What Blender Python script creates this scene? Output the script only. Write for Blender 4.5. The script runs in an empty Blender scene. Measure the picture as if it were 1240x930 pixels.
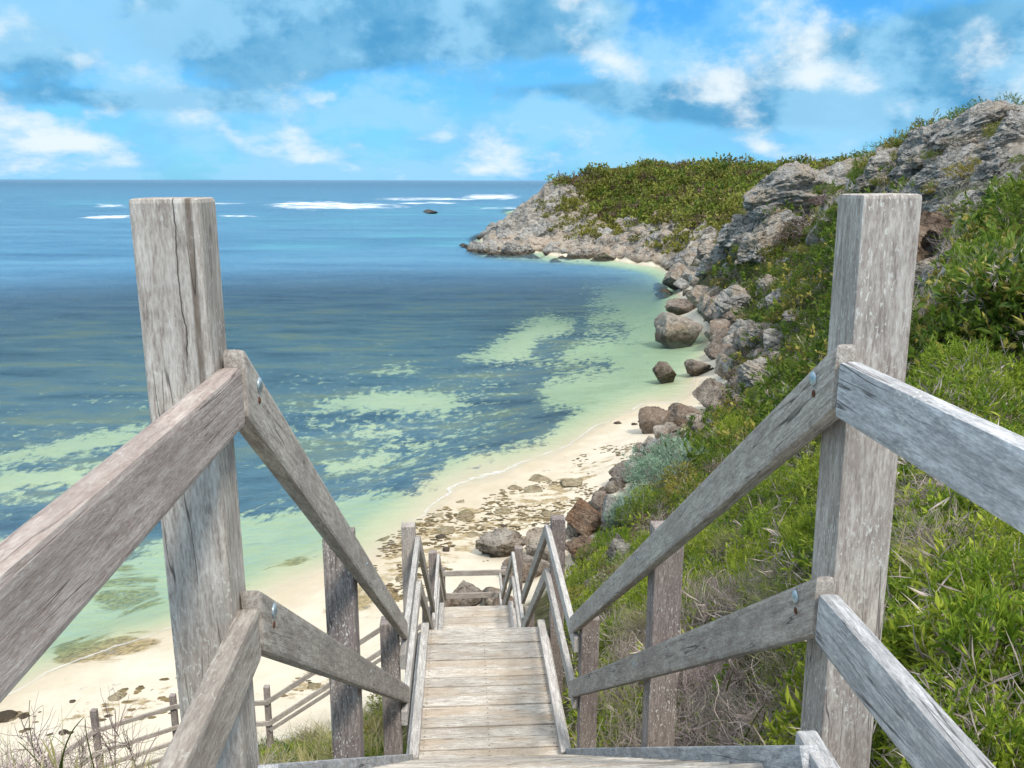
import bpy, bmesh, math, random
import numpy as np
from mathutils import Vector, Matrix
random.seed(7); RNG = np.random.default_rng(11)
SC = bpy.context.scene; COL = SC.collection
R = math.radians

# ------------------------------------------------------------------ camera model (eye at the origin, +Y ahead)
F, PITCH, ROLL, YAW = 1060.0, .2285, .0025, .06
_fw = np.array([0, math.cos(PITCH), -math.sin(PITCH)]); _r0 = np.array([1., 0, 0]); _d0 = np.cross(_fw, _r0)
_rt = math.cos(ROLL)*_r0 - math.sin(ROLL)*_d0; _dn = math.cos(ROLL)*_d0 + math.sin(ROLL)*_r0
def ray(x, y): return _fw + np.multiply.outer((np.asarray(x, float)-620)/F, _rt) + np.multiply.outer((np.asarray(y, float)-465)/F, _dn)
def wz(x, y, z):
    d = ray(x, y); return d*(z/d[2])
def wd(x, y, Y):
    d = ray(x, y); return d*(Y/d[1])
def to_px(P):
    d = P @ _fw; d = np.where(d > .05, d, .05)
    return 620+F*(P @ _rt)/d, 465+F*(P @ _dn)/d
cam = bpy.data.cameras.new('camera'); co = bpy.data.objects.new('camera', cam); COL.objects.link(co)
cam.sensor_fit = 'HORIZONTAL'; cam.sensor_width = 36; cam.lens = 36*F/1240
cam.clip_start = .05; cam.clip_end = 80000
M3 = Matrix((_rt, -_dn, -_fw)).transposed()
co.matrix_world = M3.to_4x4(); SC.camera = co

# ------------------------------------------------------------------ numpy noise
def _hash(i, j, k, s):
    h = (i*374761393 + j*668265263 + k*2147483647 + s*974634777) & 0xffffffff
    h = ((h ^ (h >> 13))*1274126177) & 0xffffffff
    h = ((h ^ (h >> 15))*2246822519) & 0xffffffff
    return ((h ^ (h >> 16)) & 0xffffff)/float(0xffffff)
def vnoise(P, s=0):
    P = np.asarray(P, float); b = np.floor(P).astype(np.int64); f = P-b; f = f*f*f*(f*(f*6-15)+10)
    o = 0
    for dx in (0, 1):
        for dy in (0, 1):
            for dz in (0, 1):
                w = (f[:, 0] if dx else 1-f[:, 0])*(f[:, 1] if dy else 1-f[:, 1])*(f[:, 2] if dz else 1-f[:, 2])
                o = o + w*_hash(b[:, 0]+dx, b[:, 1]+dy, b[:, 2]+dz, s)
    return o*2-1
def fbm(P, octs=4, s=0, gain=.5, ridged=False):
    a, o, n = 1., 0., 0.
    P = np.asarray(P, float)
    for k in range(octs):
        v = vnoise(P*2.03**k + 17.3*k, s+k)
        if ridged: v = 1-2*np.abs(v)
        o = o+a*v; n += a; a *= gain
    return o/n
def sdf(px, py, poly):
    P = np.asarray(poly, float); d = np.full(px.shape, 1e18); ins = np.zeros(px.shape, bool)
    for (x0, y0), (x1, y1) in zip(P, np.roll(P, -1, 0)):
        ex, ey = x1-x0, y1-y0; wx, wy = px-x0, py-y0
        t = np.clip((wx*ex+wy*ey)/(ex*ex+ey*ey+1e-9), 0, 1)
        d = np.minimum(d, (wx-t*ex)**2+(wy-t*ey)**2)
        c = ((y0 <= py) & (y1 > py)) | ((y1 <= py) & (y0 > py))
        ins ^= c & (px < x0+(py-y0)*ex/(ey if abs(ey) > 1e-9 else 1e-9))
    return np.where(ins, -1, 1)*np.sqrt(d)

# ------------------------------------------------------------------ object helpers
def mesh_np(name, V, faces, mats, parent=None, smooth=False, attrs=None, mi=None):
    me = bpy.data.meshes.new(name); V = np.ascontiguousarray(V, np.float32)
    if isinstance(faces, np.ndarray):
        nf, k = faces.shape
        me.vertices.add(len(V)); me.vertices.foreach_set('co', V.ravel())
        me.loops.add(nf*k); me.loops.foreach_set('vertex_index', faces.astype(np.int32).ravel())
        me.polygons.add(nf); me.polygons.foreach_set('loop_start', np.arange(0, nf*k, k, dtype=np.int32))
        me.update(calc_edges=True)
    else:
        me.from_pydata(V.tolist(), [], faces)
    for m in (mats if isinstance(mats, (list, tuple)) else [mats]): me.materials.append(m)
    if mi is not None: me.polygons.foreach_set('material_index', np.asarray(mi, np.int32))
    me.polygons.foreach_set('use_smooth', np.full(len(me.polygons), smooth))
    for k, v in (attrs or {}).items():
        a = me.attributes.new(k, 'FLOAT', 'POINT'); a.data.foreach_set('value', np.ascontiguousarray(v, np.float32))
    me.validate(); me.update()
    o = bpy.data.objects.new(name, me); COL.objects.link(o)
    if parent: o.parent = parent
    return o
def tag(o, label=None, cat=None, group=None, kind=None):
    for k, v in (('label', label), ('category', cat), ('group', group), ('kind', kind)):
        if v: o[k] = v
    return o
def empty(name, loc, label, cat, group=None, rz=0):
    o = bpy.data.objects.new(name, None); COL.objects.link(o); o.location = loc; o.rotation_euler.z = rz
    o.empty_display_size = .2
    return tag(o, label, cat, group)

# ------------------------------------------------------------------ materials
class NT:
    def __init__(s, name, world=False):
        if world: s.m = bpy.data.worlds.new(name)
        else: s.m = bpy.data.materials.new(name)
        s.m.use_nodes = True; s.t = s.m.node_tree; s.t.nodes.clear()
        s.out = s.t.nodes.new('ShaderNodeOutputWorld' if world else 'ShaderNodeOutputMaterial')
    def n(s, typ, ins=None, **kw):
        nd = s.t.nodes.new('ShaderNode'+typ)
        for k, v in kw.items(): setattr(nd, k, v)
        for k, v in (ins or {}).items(): s.set(nd.inputs[k], v)
        return nd
    def set(s, sock, v):
        if isinstance(v, bpy.types.NodeSocket): s.t.links.new(v, sock)
        elif isinstance(v, bpy.types.Node): s.t.links.new(v.outputs[0], sock)
        elif isinstance(v, tuple) and len(v) == 3 and sock.type == 'RGBA': sock.default_value = (*v, 1)
        else: sock.default_value = v
    def math(s, op, a, b=0., c=0., clamp=False):
        nd = s.n('Math', operation=op, use_clamp=clamp); s.set(nd.inputs[0], a); s.set(nd.inputs[1], b); s.set(nd.inputs[2], c); return nd.outputs[0]
    def vm(s, op, a, b=(0, 0, 0), out=0):
        nd = s.n('VectorMath', operation=op); s.set(nd.inputs[0], a)
        if b is not None: s.set(nd.inputs[3 if op == 'SCALE' else 1], b)
        return nd.outputs[out]
    def noise(s, vec, scale, detail=4., rough=.55, dist=0., out=0):
        return s.n('TexNoise', {'Vector': vec, 'Scale': scale, 'Detail': detail, 'Roughness': rough, 'Distortion': dist}).outputs[out]
    def mp(s, v, a, b, c=0., d=1., smooth=True):
        nd = s.n('MapRange', {'Value': v, 'From Min': a, 'From Max': b, 'To Min': c, 'To Max': d})
        if smooth: nd.interpolation_type = 'SMOOTHSTEP'
        return nd.outputs[0]
    def mix(s, f, a, b, blend='MIX'):
        nd = s.n('Mix', data_type='RGBA', blend_type=blend); s.set(nd.inputs[0], f); s.set(nd.inputs[6], a); s.set(nd.inputs[7], b); return nd.outputs[2]
    def ramp(s, f, stops):
        nd = s.n('ValToRGB', {'Fac': f}); e = nd.color_ramp.elements
        while len(e) < len(stops): e.new(.5)
        for el, (p, c) in zip(e, stops): el.position = p; el.color = (*c, 1)
        return nd.outputs[0]
    def attr(s, nm): return s.n('Attribute', attribute_name=nm).outputs['Fac']
    def bump(s, h, strength=.5, dist=.02, normal=None):
        nd = s.n('Bump', {'Height': h, 'Strength': strength, 'Distance': dist})
        if normal is not None: s.set(nd.inputs['Normal'], normal)
        return nd.outputs[0]
    def pbr(s, col, rough=.8, normal=None, spec=.3):
        b = s.n('BsdfPrincipled', {'Base Color': col, 'Roughness': rough, 'Specular IOR Level': spec})
        if normal is not None: s.set(b.inputs['Normal'], normal)
        return b.outputs[0]
    def done(s, sh): s.t.links.new(sh, s.out.inputs['Surface']); return s.m

def wood(name, dark, mid, pale, lichen=.5, purple=0., crack=False, warm=0., nails=False):
    t = NT(name); oi = t.n('ObjectInfo'); tc = t.n('TexCoord')
    off = t.vm('SCALE', (31.7, 17.3, 23.1), oi.outputs['Random'])
    p = t.vm('ADD', tc.outputs['Object'], off)
    g1 = t.noise(t.vm('MULTIPLY', p, (11., 75, 75)), 1., 6, .65, .4)         # long grain
    g2 = t.noise(t.vm('MULTIPLY', p, (55, 240, 240)), 1., 3, .6)               # fine fibres
    blot = t.noise(t.vm('MULTIPLY', p, (3, 9, 9)), 1., 5, .6)
    f = t.math('ADD', t.math('MULTIPLY', g1, .62), t.math('MULTIPLY', g2, .38))
    c = t.ramp(f, [(.34, dark), (.48, mid), (.62, pale)])
    c = t.mix(t.mp(blot, .42, .66, 0, .55), c, tuple(x*.55+y*.05 for x, y in zip(mid, (1, .8, .7))))
    if purple: c = t.mix(t.mp(t.noise(p, 2.3, 4, .6), .4, .6, 0, purple), c, (.115, .085, .092))
    if warm: c = t.mix(t.mp(t.noise(t.vm('MULTIPLY', p, (1.2, 6, 6)), 1., 4, .6), .45, .62, 0, warm), c, (.42, .31, .20))
    sp = t.noise(t.vm('MULTIPLY', p, (70, 150, 150)), 1., 2, .5)
    zone = t.noise(p, 5, 3, .6)
    sp = t.math('MULTIPLY', t.mp(sp, .60, .66, 0, 1), t.mp(zone, .40, .6, .25, 1))
    c = t.mix(t.math('MULTIPLY', sp, lichen), c, (.66, .65, .60))
    chk = t.noise(t.vm('MULTIPLY', p, (1.1, 26, 26)), 1., 2, .45)              # long drying checks
    ck = t.math('MULTIPLY', t.mp(t.math('ABSOLUTE', t.math('SUBTRACT', chk, .5)), 0., .012, 1, 0), t.mp(t.noise(p, 3., 2), .48, .6))
    h = t.math('SUBTRACT', f, t.math('MULTIPLY', ck, .5))
    if crack:                                                                  # one wandering split and a dark weather stain along the edge
        q = t.n('SeparateXYZ', {'Vector': tc.outputs['Object']}).outputs
        wob = t.math('MULTIPLY', t.math('SUBTRACT', t.noise(t.vm('MULTIPLY', tc.outputs['Object'], (6, 2, 2)), 1., 5, .6), .5), .03)
        dd = t.math('ABSOLUTE', t.math('ADD', t.math('SUBTRACT', q[1], crack[0]), wob))
        cr = t.math('MULTIPLY', t.mp(dd, .0004, .0018, 1, 0), t.mp(q[0], crack[1], crack[1]+.06, 0, 1))
        st = t.math('MULTIPLY', t.mp(t.math('ABSOLUTE', t.math('SUBTRACT', q[1], crack[2])), .003, .009, .85, 0), t.mp(q[0], crack[3], crack[3]+.1, 0, 1))
        c = t.mix(t.math('MULTIPLY', st, t.mp(g1, .3, .6, .5, 1)), c, (.12, .085, .06)); ck = t.math('MAXIMUM', ck, cr)
        h = t.math('SUBTRACT', h, cr)
    c = t.mix(t.math('MULTIPLY', ck, .8), c, (.05, .042, .036))
    if nails:                                                                  # nail heads in three rows
        q = t.n('SeparateXYZ', {'Vector': tc.outputs['Object']}).outputs; ax = t.math('ABSOLUTE', q[0])
        for nx in (0., .49):
            dx = t.math('SUBTRACT', ax, nx); dy = t.math('SUBTRACT', t.math('ABSOLUTE', q[1]), .034)
            dn = t.math('SQRT', t.math('ADD', t.math('MULTIPLY', dx, dx), t.math('MULTIPLY', dy, dy)))
            c = t.mix(t.mp(dn, .004, .007, .9, 0), c, (.07, .045, .03))
    rnd = t.mp(oi.outputs['Random'], 0, 1, .86, 1.1, False)
    c = t.mix(1., c, t.n('CombineColor', {0: rnd, 1: rnd, 2: rnd}).outputs[0], 'MULTIPLY')
    return t.done(t.pbr(c, .85, t.bump(h, .55, .006), .2))
W_POST = wood('weathered_post_wood', (.22, .185, .165), (.43, .375, .33), (.64, .59, .535), .8, .2)
W_CRACK = wood('cracked_post_wood', (.23, .19, .165), (.45, .395, .345), (.65, .60, .54), .7, .12, (.018, 1.0, .044, .82))
W_OLD = wood('dark_lichen_post_wood', (.11, .088, .08), (.27, .225, .205), (.44, .39, .355), 1., .32)
W_RAIL = wood('grey_rail_wood', (.20, .17, .145), (.40, .35, .305), (.60, .55, .485), .45, .1)
W_NEAR = wood('pinkish_rail_wood', (.27, .21, .185), (.47, .385, .345), (.63, .555, .50), .35, .0)
W_BLUE = wood('silver_blue_rail_wood', (.23, .235, .245), (.43, .435, .445), (.70, .70, .71), .8, .0)
W_DECK = wood('bleached_deck_wood', (.20, .175, .15), (.53, .485, .425), (.74, .70, .635), .3, .0, warm=.5, nails=True)
W_KERB = wood('bleached_kerb_wood', (.22, .20, .185), (.47, .44, .41), (.68, .66, .62), .3, .0)
def metal():
    t = NT('galvanised_steel'); p = t.n('TexCoord').outputs['Object']
    c = t.ramp(t.noise(p, 90, 3), [(.35, (.26, .34, .39)), (.6, (.48, .56, .60))])
    b = t.n('BsdfPrincipled', {'Base Color': c, 'Metallic': .6, 'Roughness': .42}); return t.done(b.outputs[0])
M_BOLT = metal()
def rust():
    t = NT('rusty_nail'); p = t.n('TexCoord').outputs['Object']
    return t.done(t.pbr(t.ramp(t.noise(p, 300, 3), [(.35, (.05, .025, .015)), (.65, (.16, .07, .035))]), .9))
M_RUST = rust()

def rock_mat(name, base, pale, dark, warm, strata=True, warm_amt=.5, wet=True, lich=.4):
    t = NT(name); g = t.n('NewGeometry'); tc = t.n('TexCoord').outputs['Object']; P = g.outputs['Position']
    oi = t.n('ObjectInfo').outputs['Random']
    sc = t.attr('scale_hint')
    p = t.vm('ADD', P, t.vm('SCALE', (9, 5, 7), oi))
    n1 = t.noise(p, .55, 8, .68, .3); n2 = t.noise(p, 2.6, 8, .7); n3 = t.noise(p, 11., 5, .65)
    c = t.ramp(t.math('ADD', t.math('MULTIPLY', n1, .4), t.math('MULTIPLY', n2, .6)), [(.37, dark), (.47, base), (.60, pale)])
    c = t.mix(t.mp(t.noise(t.vm('ADD', p, (40, 3, 9)), .35, 5, .6), .47, .62, 0, warm_amt), c, warm)
    pit = t.mp(n3, .32, .46, .85, 0)
    c = t.mix(pit, c, tuple(x*.35 for x in dark))
    c = t.mix(t.math('MULTIPLY', t.mp(t.noise(p, 5.5, 6, .7), .54, .62), lich), c, (.62, .61, .57))
    if wet:
        z = t.n('SeparateXYZ', {'Vector': P}).outputs[2]
        zz = t.math('ADD', z, t.math('MULTIPLY', t.math('SUBTRACT', n2, .5), 1.2))
        c = t.mix(t.mp(zz, -12.95, -12.2, .88, 0), c, (.085, .066, .045))
    h = t.math('ADD', t.math('MULTIPLY', n2, .6), t.math('MULTIPLY', n3, .35))
    if strata:
        q = t.n('VectorRotate', {'Vector': p, 'Axis': (0, 1, 0), 'Angle': -.35}).outputs[0]
        s = t.noise(t.vm('MULTIPLY', q, (.5, .5, 3.8)), 1., 6, .7, .6)
        h = t.math('ADD', h, t.math('MULTIPLY', s, 1.1))
        c = t.mix(t.mp(s, .34, .46, .7, 0), c, tuple(x*.5 for x in dark))
    return t.done(t.pbr(c, .9, t.bump(h, 1., .35), .15))
ROCK_GREY = rock_mat('grey_limestone', (.35, .335, .31), (.60, .58, .545), (.075, .068, .06), (.50, .385, .265), warm_amt=.5)
ROCK_TAN = rock_mat('tan_limestone', (.32, .275, .23), (.50, .455, .395), (.085, .07, .055), (.44, .31, .20), strata=False, warm_amt=.4, lich=.2)
ROCK_BROWN = rock_mat('brown_beach_rock', (.24, .20, .165), (.42, .37, .32), (.07, .055, .045), (.27, .18, .125), strata=False, warm_amt=.45, lich=.15)
ROCK_RED = rock_mat('red_stained_limestone', (.27, .20, .15), (.42, .33, .25), (.07, .05, .04), (.33, .19, .115), warm_amt=.7, lich=.0, wet=False)

ROCK_WET = rock_mat('wet_dark_rock', (.075, .07, .065), (.16, .15, .14), (.02, .019, .018), (.09, .08, .06), strata=False, warm_amt=.2, wet=False, lich=.05)
ROCK_REEF = rock_mat('ochre_reef_rock', (.36, .29, .18), (.52, .45, .31), (.13, .10, .06), (.30, .25, .12), strata=False, warm_amt=.5, wet=False, lich=.15)
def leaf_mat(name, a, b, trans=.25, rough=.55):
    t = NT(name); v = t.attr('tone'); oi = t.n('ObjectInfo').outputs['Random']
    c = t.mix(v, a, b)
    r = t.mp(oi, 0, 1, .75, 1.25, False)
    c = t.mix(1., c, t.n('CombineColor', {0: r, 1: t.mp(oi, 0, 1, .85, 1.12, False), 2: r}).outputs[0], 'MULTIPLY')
    d = t.pbr(c, rough, None, .25); tr = t.n('BsdfTranslucent', {'Color': c})
    m = t.n('MixShader', {0: trans, 1: d, 2: tr.outputs[0]}); return t.done(m.outputs[0])
L_BRIGHT = leaf_mat('bright_green_leaf', (.10, .19, .016), (.42, .50, .055), .35)
L_GREEN = leaf_mat('green_leaf', (.065, .12, .016), (.25, .32, .045), .35)
L_OLIVE = leaf_mat('olive_leaf', (.11, .115, .022), (.38, .36, .075), .3)
L_SILVER = leaf_mat('silver_leaf', (.17, .27, .19), (.40, .54, .40), .15)
L_BROWN = leaf_mat('brown_leaf', (.075, .048, .032), (.19, .135, .09), .1)
L_TWIG = leaf_mat('dead_twig', (.20, .165, .14), (.56, .50, .44), 0., .9)
L_STRAW = leaf_mat('straw_grass', (.16, .17, .045), (.42, .40, .20), .2, .7)
L_WRACK = leaf_mat('seaweed', (.05, .04, .018), (.20, .16, .07), 0., .8)
L_BLADE = leaf_mat('strap_leaf', (.06, .09, .015), (.22, .26, .06), .2, .5)

# ------------------------------------------------------------------ terrain
SEA = -13.2
W_ = [(0,0,-1.9),(0,-3,-1.1),(0,-12,1.5),(-2,0,-2.6),(-4,0,-3.2),(-8,-2,-5.5),(-20,-8,-12.5),(2,0,-1.75),(4,0,-1.1),(8,-2,.6),(16,-4,3),
 (0,2,-2.35),(.1,4,-3.8),(-.1,6,-4.85),(-.2,7.5,-5.3),(-.4,10,-7.2),(-.5,12.5,-7.9),(-.7,15,-9.8),(-.8,17.5,-11),(-.9,20,-12.2),(-1,22,-12.5),
 (-2,3,-3.3),(-3,5,-4.15),(-4.2,6,-4.85),(-2,6,-5.1),(-3,8,-6.5),(-3,10.5,-7.8),(-2,12,-8.6),(-3.5,13,-10.2),(-5,16,-12),(-4,18,-12.5),(-7,15,-12.2),(-9,15.5,-12.6),(-6,10,-9),(-6,6,-5.6),
 (-9,10,-11),(-10,5,-9),(-12,12,-12.6),(-15,10,-12.9),(-20,3,-13.1),(-35,0,-14),(-60,-10,-15.5),(-30,-25,-13.5),
 (1.2,1.8,-2.35),(1.5,3,-2.6),(1.3,4.5,-3.7),(1.5,7,-5.1),(30,-10,5),(60,0,8),(40,15,6),(25,10,2.5),(60,40,9),(12,4,1.0),(100,60,9),(90,110,7)]
P_ = [(1240,930,2.2),(1150,930,2.5),(1100,800,3.2),(1240,700,3.4),(1150,600,5),(1240,560,5.4),(920,850,4.8),(850,880,5.4),(830,760,8),(920,720,7.5),
 (960,640,10),(900,600,15),(850,660,13),(760,800,8.8),(740,850,7.6),(730,720,16.5),(745,670,22),(780,590,30),(740,612,32),(860,540,32),(940,540,22),
 (900,480,46),(930,440,45),(980,400,45),(1000,470,28),(950,350,62),(900,380,70),(870,330,85),(852,302,104),
 (905,262,90),(930,236,88),(960,232,84),(1000,228,76),(1040,214,70),(1070,202,66),(1100,180,60),(1150,162,55),(1190,149,50),(1240,139,46),
 (1180,200,38),(1130,250,36),(1180,262,24),(1240,222,24),(1120,320,30),(1120,372,25),(1180,330,14.5),(1240,300,13),(1180,420,9.5),(1240,420,8.4),(1130,450,12.5),(1240,480,7),(990,265,62),(980,330,52),
 (600,278,203),(640,252,205),(665,228,208),(700,211,212),(740,202,216),(800,196,220),(900,197,225),(1000,196,230),(1060,189,235),
 (700,262,192),(760,268,172),(830,274,150),(840,294,138),(870,265,145),(800,235,190),(900,235,172),(725,232,205),(960,215,190)]
SHORE = [(0,850),(100,800),(200,765),(300,728),(390,690),(500,640),(560,590),(640,560),(720,520),(785,487),(845,440),(862,405),(822,342),(790,322),(740,314),(700,312),(660,309),(620,307),(578,303)]
BASE = [(690,692),(720,640),(765,560),(800,530),(856,510),(890,480),(880,445),(884,412),(866,372),(846,348),(826,335),(806,320),(745,309),(700,306),(650,304),(600,297),(582,298)]   # z just above the sand
def build_ctrl():
    C = list(W_)
    for x, y, Y in P_:
        p = wd(x, y, Y); p[2] -= min(.35, .05*Y); C.append(tuple(p))
    for x, y in SHORE: C.append(tuple(wz(x, y, SEA)))
    for x, y in BASE: C.append(tuple(wz(x, y, -12.3 if y > 340 else -12.9)))
    for (x, y), dz in zip(SHORE[:13], [.36]*8+[.6]*5):                 # seaward shelf
        C.append(tuple(wz(x-60, y-20, SEA)*np.array([1, 1, 0])+np.array([0, 0, SEA-dz])))
        C.append(tuple(wz(x-170, y-35, SEA)*np.array([1, 1, 0])+np.array([0, 0, SEA-1.8])))
    for x in (-300, 0, 150, 300, 450, 560):
        for y, z in ((300, -16.5), (265, -18), (245, -19), (350, -15.6), (420, -15.2)): C.append((*wz(x, y, SEA)[:2], z))
    for x, y, Y in P_[29:39]:                                         # ground falls away behind the near ridge
        p = wd(x, y, Y)*1.22; p[2] = p[2]/1.22-2.2-.02*Y*.5; C.append(tuple(p))
    for x, y, Y in P_[-21:-12]:                                       # and behind the headland
        p = wd(x, y, Y); C.append((p[0]*1.2, p[1]*1.2, p[2]-3)); C.append((p[0]*1.6, p[1]*1.6, p[2]-6))
    C += [(-14, 205, -16), (-12, 240, -17), (0, 300, -15), (-40, 300, -19), (200, 200, 5), (300, 350, 0), (-120, 40, -17), (-150, 150, -19), (-200, 0, -19)]
    return np.array(C, float)
CT = build_ctrl()
def lp(X, Y): return np.stack([np.arctan2(X, Y)*2.4, np.log(np.hypot(X, Y)+.6)], -1)
_A = lp(CT[:, 0], CT[:, 1]); _N = len(CT)
_K = np.linalg.norm(_A[:, None]-_A[None], axis=-1); _Q = np.c_[np.ones(_N), _A]
_sol = np.linalg.solve(np.block([[_K-2e-3*np.eye(_N), _Q], [_Q.T, np.zeros((3, 3))]]), np.r_[CT[:, 2], 0, 0, 0])
def rbf_z(X, Y):
    X = np.asarray(X, float).ravel(); Y = np.asarray(Y, float).ravel(); o = np.empty(len(X))
    for i in range(0, len(X), 20000):
        q = lp(X[i:i+20000], Y[i:i+20000]); k = np.sqrt(((q[:, None]-_A[None])**2).sum(-1))
        o[i:i+20000] = k @ _sol[:_N] + np.c_[np.ones(len(q)), q] @ _sol[_N:]
    return o
_bt, _br = np.linspace(-2.0, 2.0, 720), np.linspace(math.log(.35), math.log(700), 460)
_gt, _gr = np.meshgrid(_bt, _br); _bz = rbf_z(np.exp(_gr)*np.sin(_gt), np.exp(_gr)*np.cos(_gt)).reshape(460, 720)
def base_z(X, Y):
    X = np.asarray(X, float).ravel(); Y = np.asarray(Y, float).ravel()
    u = np.clip((np.arctan2(X, Y)+2)/4*719, 0, 718.99); v = np.clip((np.log(np.hypot(X, Y)+1e-6)-_br[0])/(_br[-1]-_br[0])*459, 0, 458.99)
    i, j = u.astype(int), v.astype(int); a, b = u-i, v-j
    return _bz[j, i]*(1-a)*(1-b)+_bz[j, i+1]*a*(1-b)+_bz[j+1, i]*(1-a)*b+_bz[j+1, i+1]*a*b
RIDGE = [(876,305),(905,258),(938,218),(975,208),(1010,205),(1050,186),(1072,178),(1100,156),(1130,150),(1185,128),(1245,142),(1245,205),(1200,238),(1185,275),(1150,330),(1130,375),(1098,372),(1092,250),(1010,252),(970,282),(910,330)]
PALE = [[(557,433),(590,420),(644,387),(661,381),(697,388),(690,403),(651,413),(640,436),(608,442)],
 [(371,490),(440,475),(527,472),(573,488),(530,503),(450,500)],[(420,523),(450,516),(491,523),(480,532),(430,531)],[(395,577),(392,560),(466,546),(484,553),(460,568)],
 [(541,557),(587,548),(600,570),(560,592),(520,580)],[(-60,555),(0,548),(65,533),(177,513),(177,524),(139,545),(60,556),(-40,572)],[(-60,580),(0,572),(122,562),(97,588),(0,602),(-60,610)],
 [(640,436),(690,440),(730,446),(650,441)],[(466,538),(541,534),(541,541),(470,543)],[(715,398),(740,395),(745,400),(712,404)],[(455,450),(500,446),(505,450),(460,454)]]
def bars(px, py):
    m = np.zeros(len(px)); i = np.where((py > 375) & (py < 615) & (px < 760) & (px > -100))[0]
    for P in PALE: m[i] = np.maximum(m[i], np.clip(.5-sdf(px[i], py[i], P)/40, 0, 1))
    return m
CLIFF = [(570,308),(590,282),(622,252),(650,230),(672,220),(705,226),(716,262),(740,278),(790,268),(835,262),(868,286),(850,320),(812,334),(770,321),(705,313),(697,318),(640,316)]
def ground_z(X, Y, full=False):
    X = np.asarray(X, float).ravel(); Y = np.asarray(Y, float).ravel(); z = base_z(X, Y); r = np.hypot(X, Y)
    P = np.c_[X, Y, np.zeros(len(X))]
    land = np.clip((z+12.5)/1.5, 0, 1)
    px, py = to_px(np.c_[X, Y, z]); far = (Y > 112)
    rock = np.clip(.5-sdf(px, py, CLIFF)/10, 0, 1)*far*np.clip((z+13.4)/.5, 0, 1)
    z = z+land*np.clip(r/40, .12, 1)*(.55*fbm(P*.16, 3, 3)+.2*fbm(P*.6, 3, 9))
    z = z+rock*(2.2*fbm(np.c_[X*.16, Y*.16, z*.3], 4, 21, .55, True)+.7*fbm(np.c_[X*.7, Y*.7, z*.9], 3, 5))
    rid = np.clip(.5-sdf(px, py, RIDGE)/8, 0, 1)*(Y > 22)*(Y < 112)
    z = z+rid*np.clip(r/60, .4, 1.3)*(.9*fbm(np.c_[X*.3, Y*.3, z*.5], 4, 61, .55, True)+.5*fbm(np.c_[X*.3+z*1.1, Y*.2, z*1.6], 3, 63, .5, True))
    rock = np.maximum(rock, rid)
    z = z+(1-land)*.05*fbm(P*.35, 3, 13)
    return (z, rock) if full else z
TH = np.concatenate([np.linspace(R(-100), R(-36), 110, endpoint=False), np.linspace(R(-36), R(38), 760, endpoint=False), np.linspace(R(38), R(100), 100)])
RR = np.geomspace(.9, 420, 540)
tt, rr = np.meshgrid(TH, RR); GX, GY = (rr*np.sin(tt)).ravel(), (rr*np.cos(tt)).ravel()
GZ, GROCK = ground_z(GX, GY, True)
gp = np.c_[GX, GY, GZ]; gpx, gpy = to_px(gp); low = (GZ < -12.0) & (GY > 8)
DARK = [(-300,340),(-300,655),(0,652),(80,668),(158,677),(193,660),(293,628),(384,615),(413,603),(502,592),(544,572),(575,556),(608,543),(661,529),(680,507),(700,495),(661,490),(651,472),(672,456),(705,453),(748,447),(735,437),(690,441),(679,433),(700,415),(766,406),(752,390),(716,392),(712,382),(747,376),(715,369),(732,355),(708,347),(754,336),(700,331),(722,323),(660,318),(620,313),(575,306),(500,285),(-300,285)]
ALGAE = [[(60,770),(150,760),(205,768),(200,785),(140,805),(60,812)],[(110,700),(150,678),(200,690),(205,735),(150,750),(105,735)],[(288,645),(325,648),(322,664),(288,670)],[(310,690),(360,670),(385,690),(330,705)],[(385,745),(420,700),(480,690),(490,715),(430,745)],[(470,640),(535,605),(560,600),(540,625),(490,650)]]
WRACK = [[(430,715),(470,640),(520,612),(560,600),(640,585),(700,548),(775,528),(775,545),(720,600),(660,650),(560,690),(470,730)],[(330,860),(345,750),(430,735),(440,850)],[(-60,900),(0,850),(60,860),(160,830),(215,820),(215,870),(100,890)]]
gd = np.zeros(len(GX)); ga = np.zeros(len(GX)); gw = np.zeros(len(GX))
i = np.where(low)[0]; x_, y_ = gpx[i], gpy[i]
m = np.clip(.5-sdf(x_, y_, DARK)/30, 0, 1)
for P in PALE: m = np.minimum(m, np.clip(.55+sdf(x_, y_, P)/26, .12, 1))
for P, v in (([(330,470),(600,440),(640,500),(560,590),(430,600),(330,560)], .30), ([(-100,530),(180,500),(170,620),(-100,640)], .25)): m = np.minimum(m, 1-v*np.clip(.5-sdf(x_, y_, P)/60, 0, 1))
gd[i] = m
for P in ALGAE: ga[i] = np.maximum(ga[i], np.clip(.5-sdf(x_, y_, P)/30, 0, 1))
for P in PALE: ga[i] = np.maximum(ga[i], .55*np.clip(.5-sdf(x_, y_, P)/30, 0, 1)*(x_ < 610))
for P in WRACK: gw[i] = np.maximum(gw[i], np.clip(.5-sdf(x_, y_, P)/40, 0, 1))
def quadgrid(nr, nc):
    a = np.arange(nr*nc).reshape(nr, nc); return np.stack([a[:-1, :-1], a[:-1, 1:], a[1:, 1:], a[1:, :-1]], -1).reshape(-1, 4)
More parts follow.
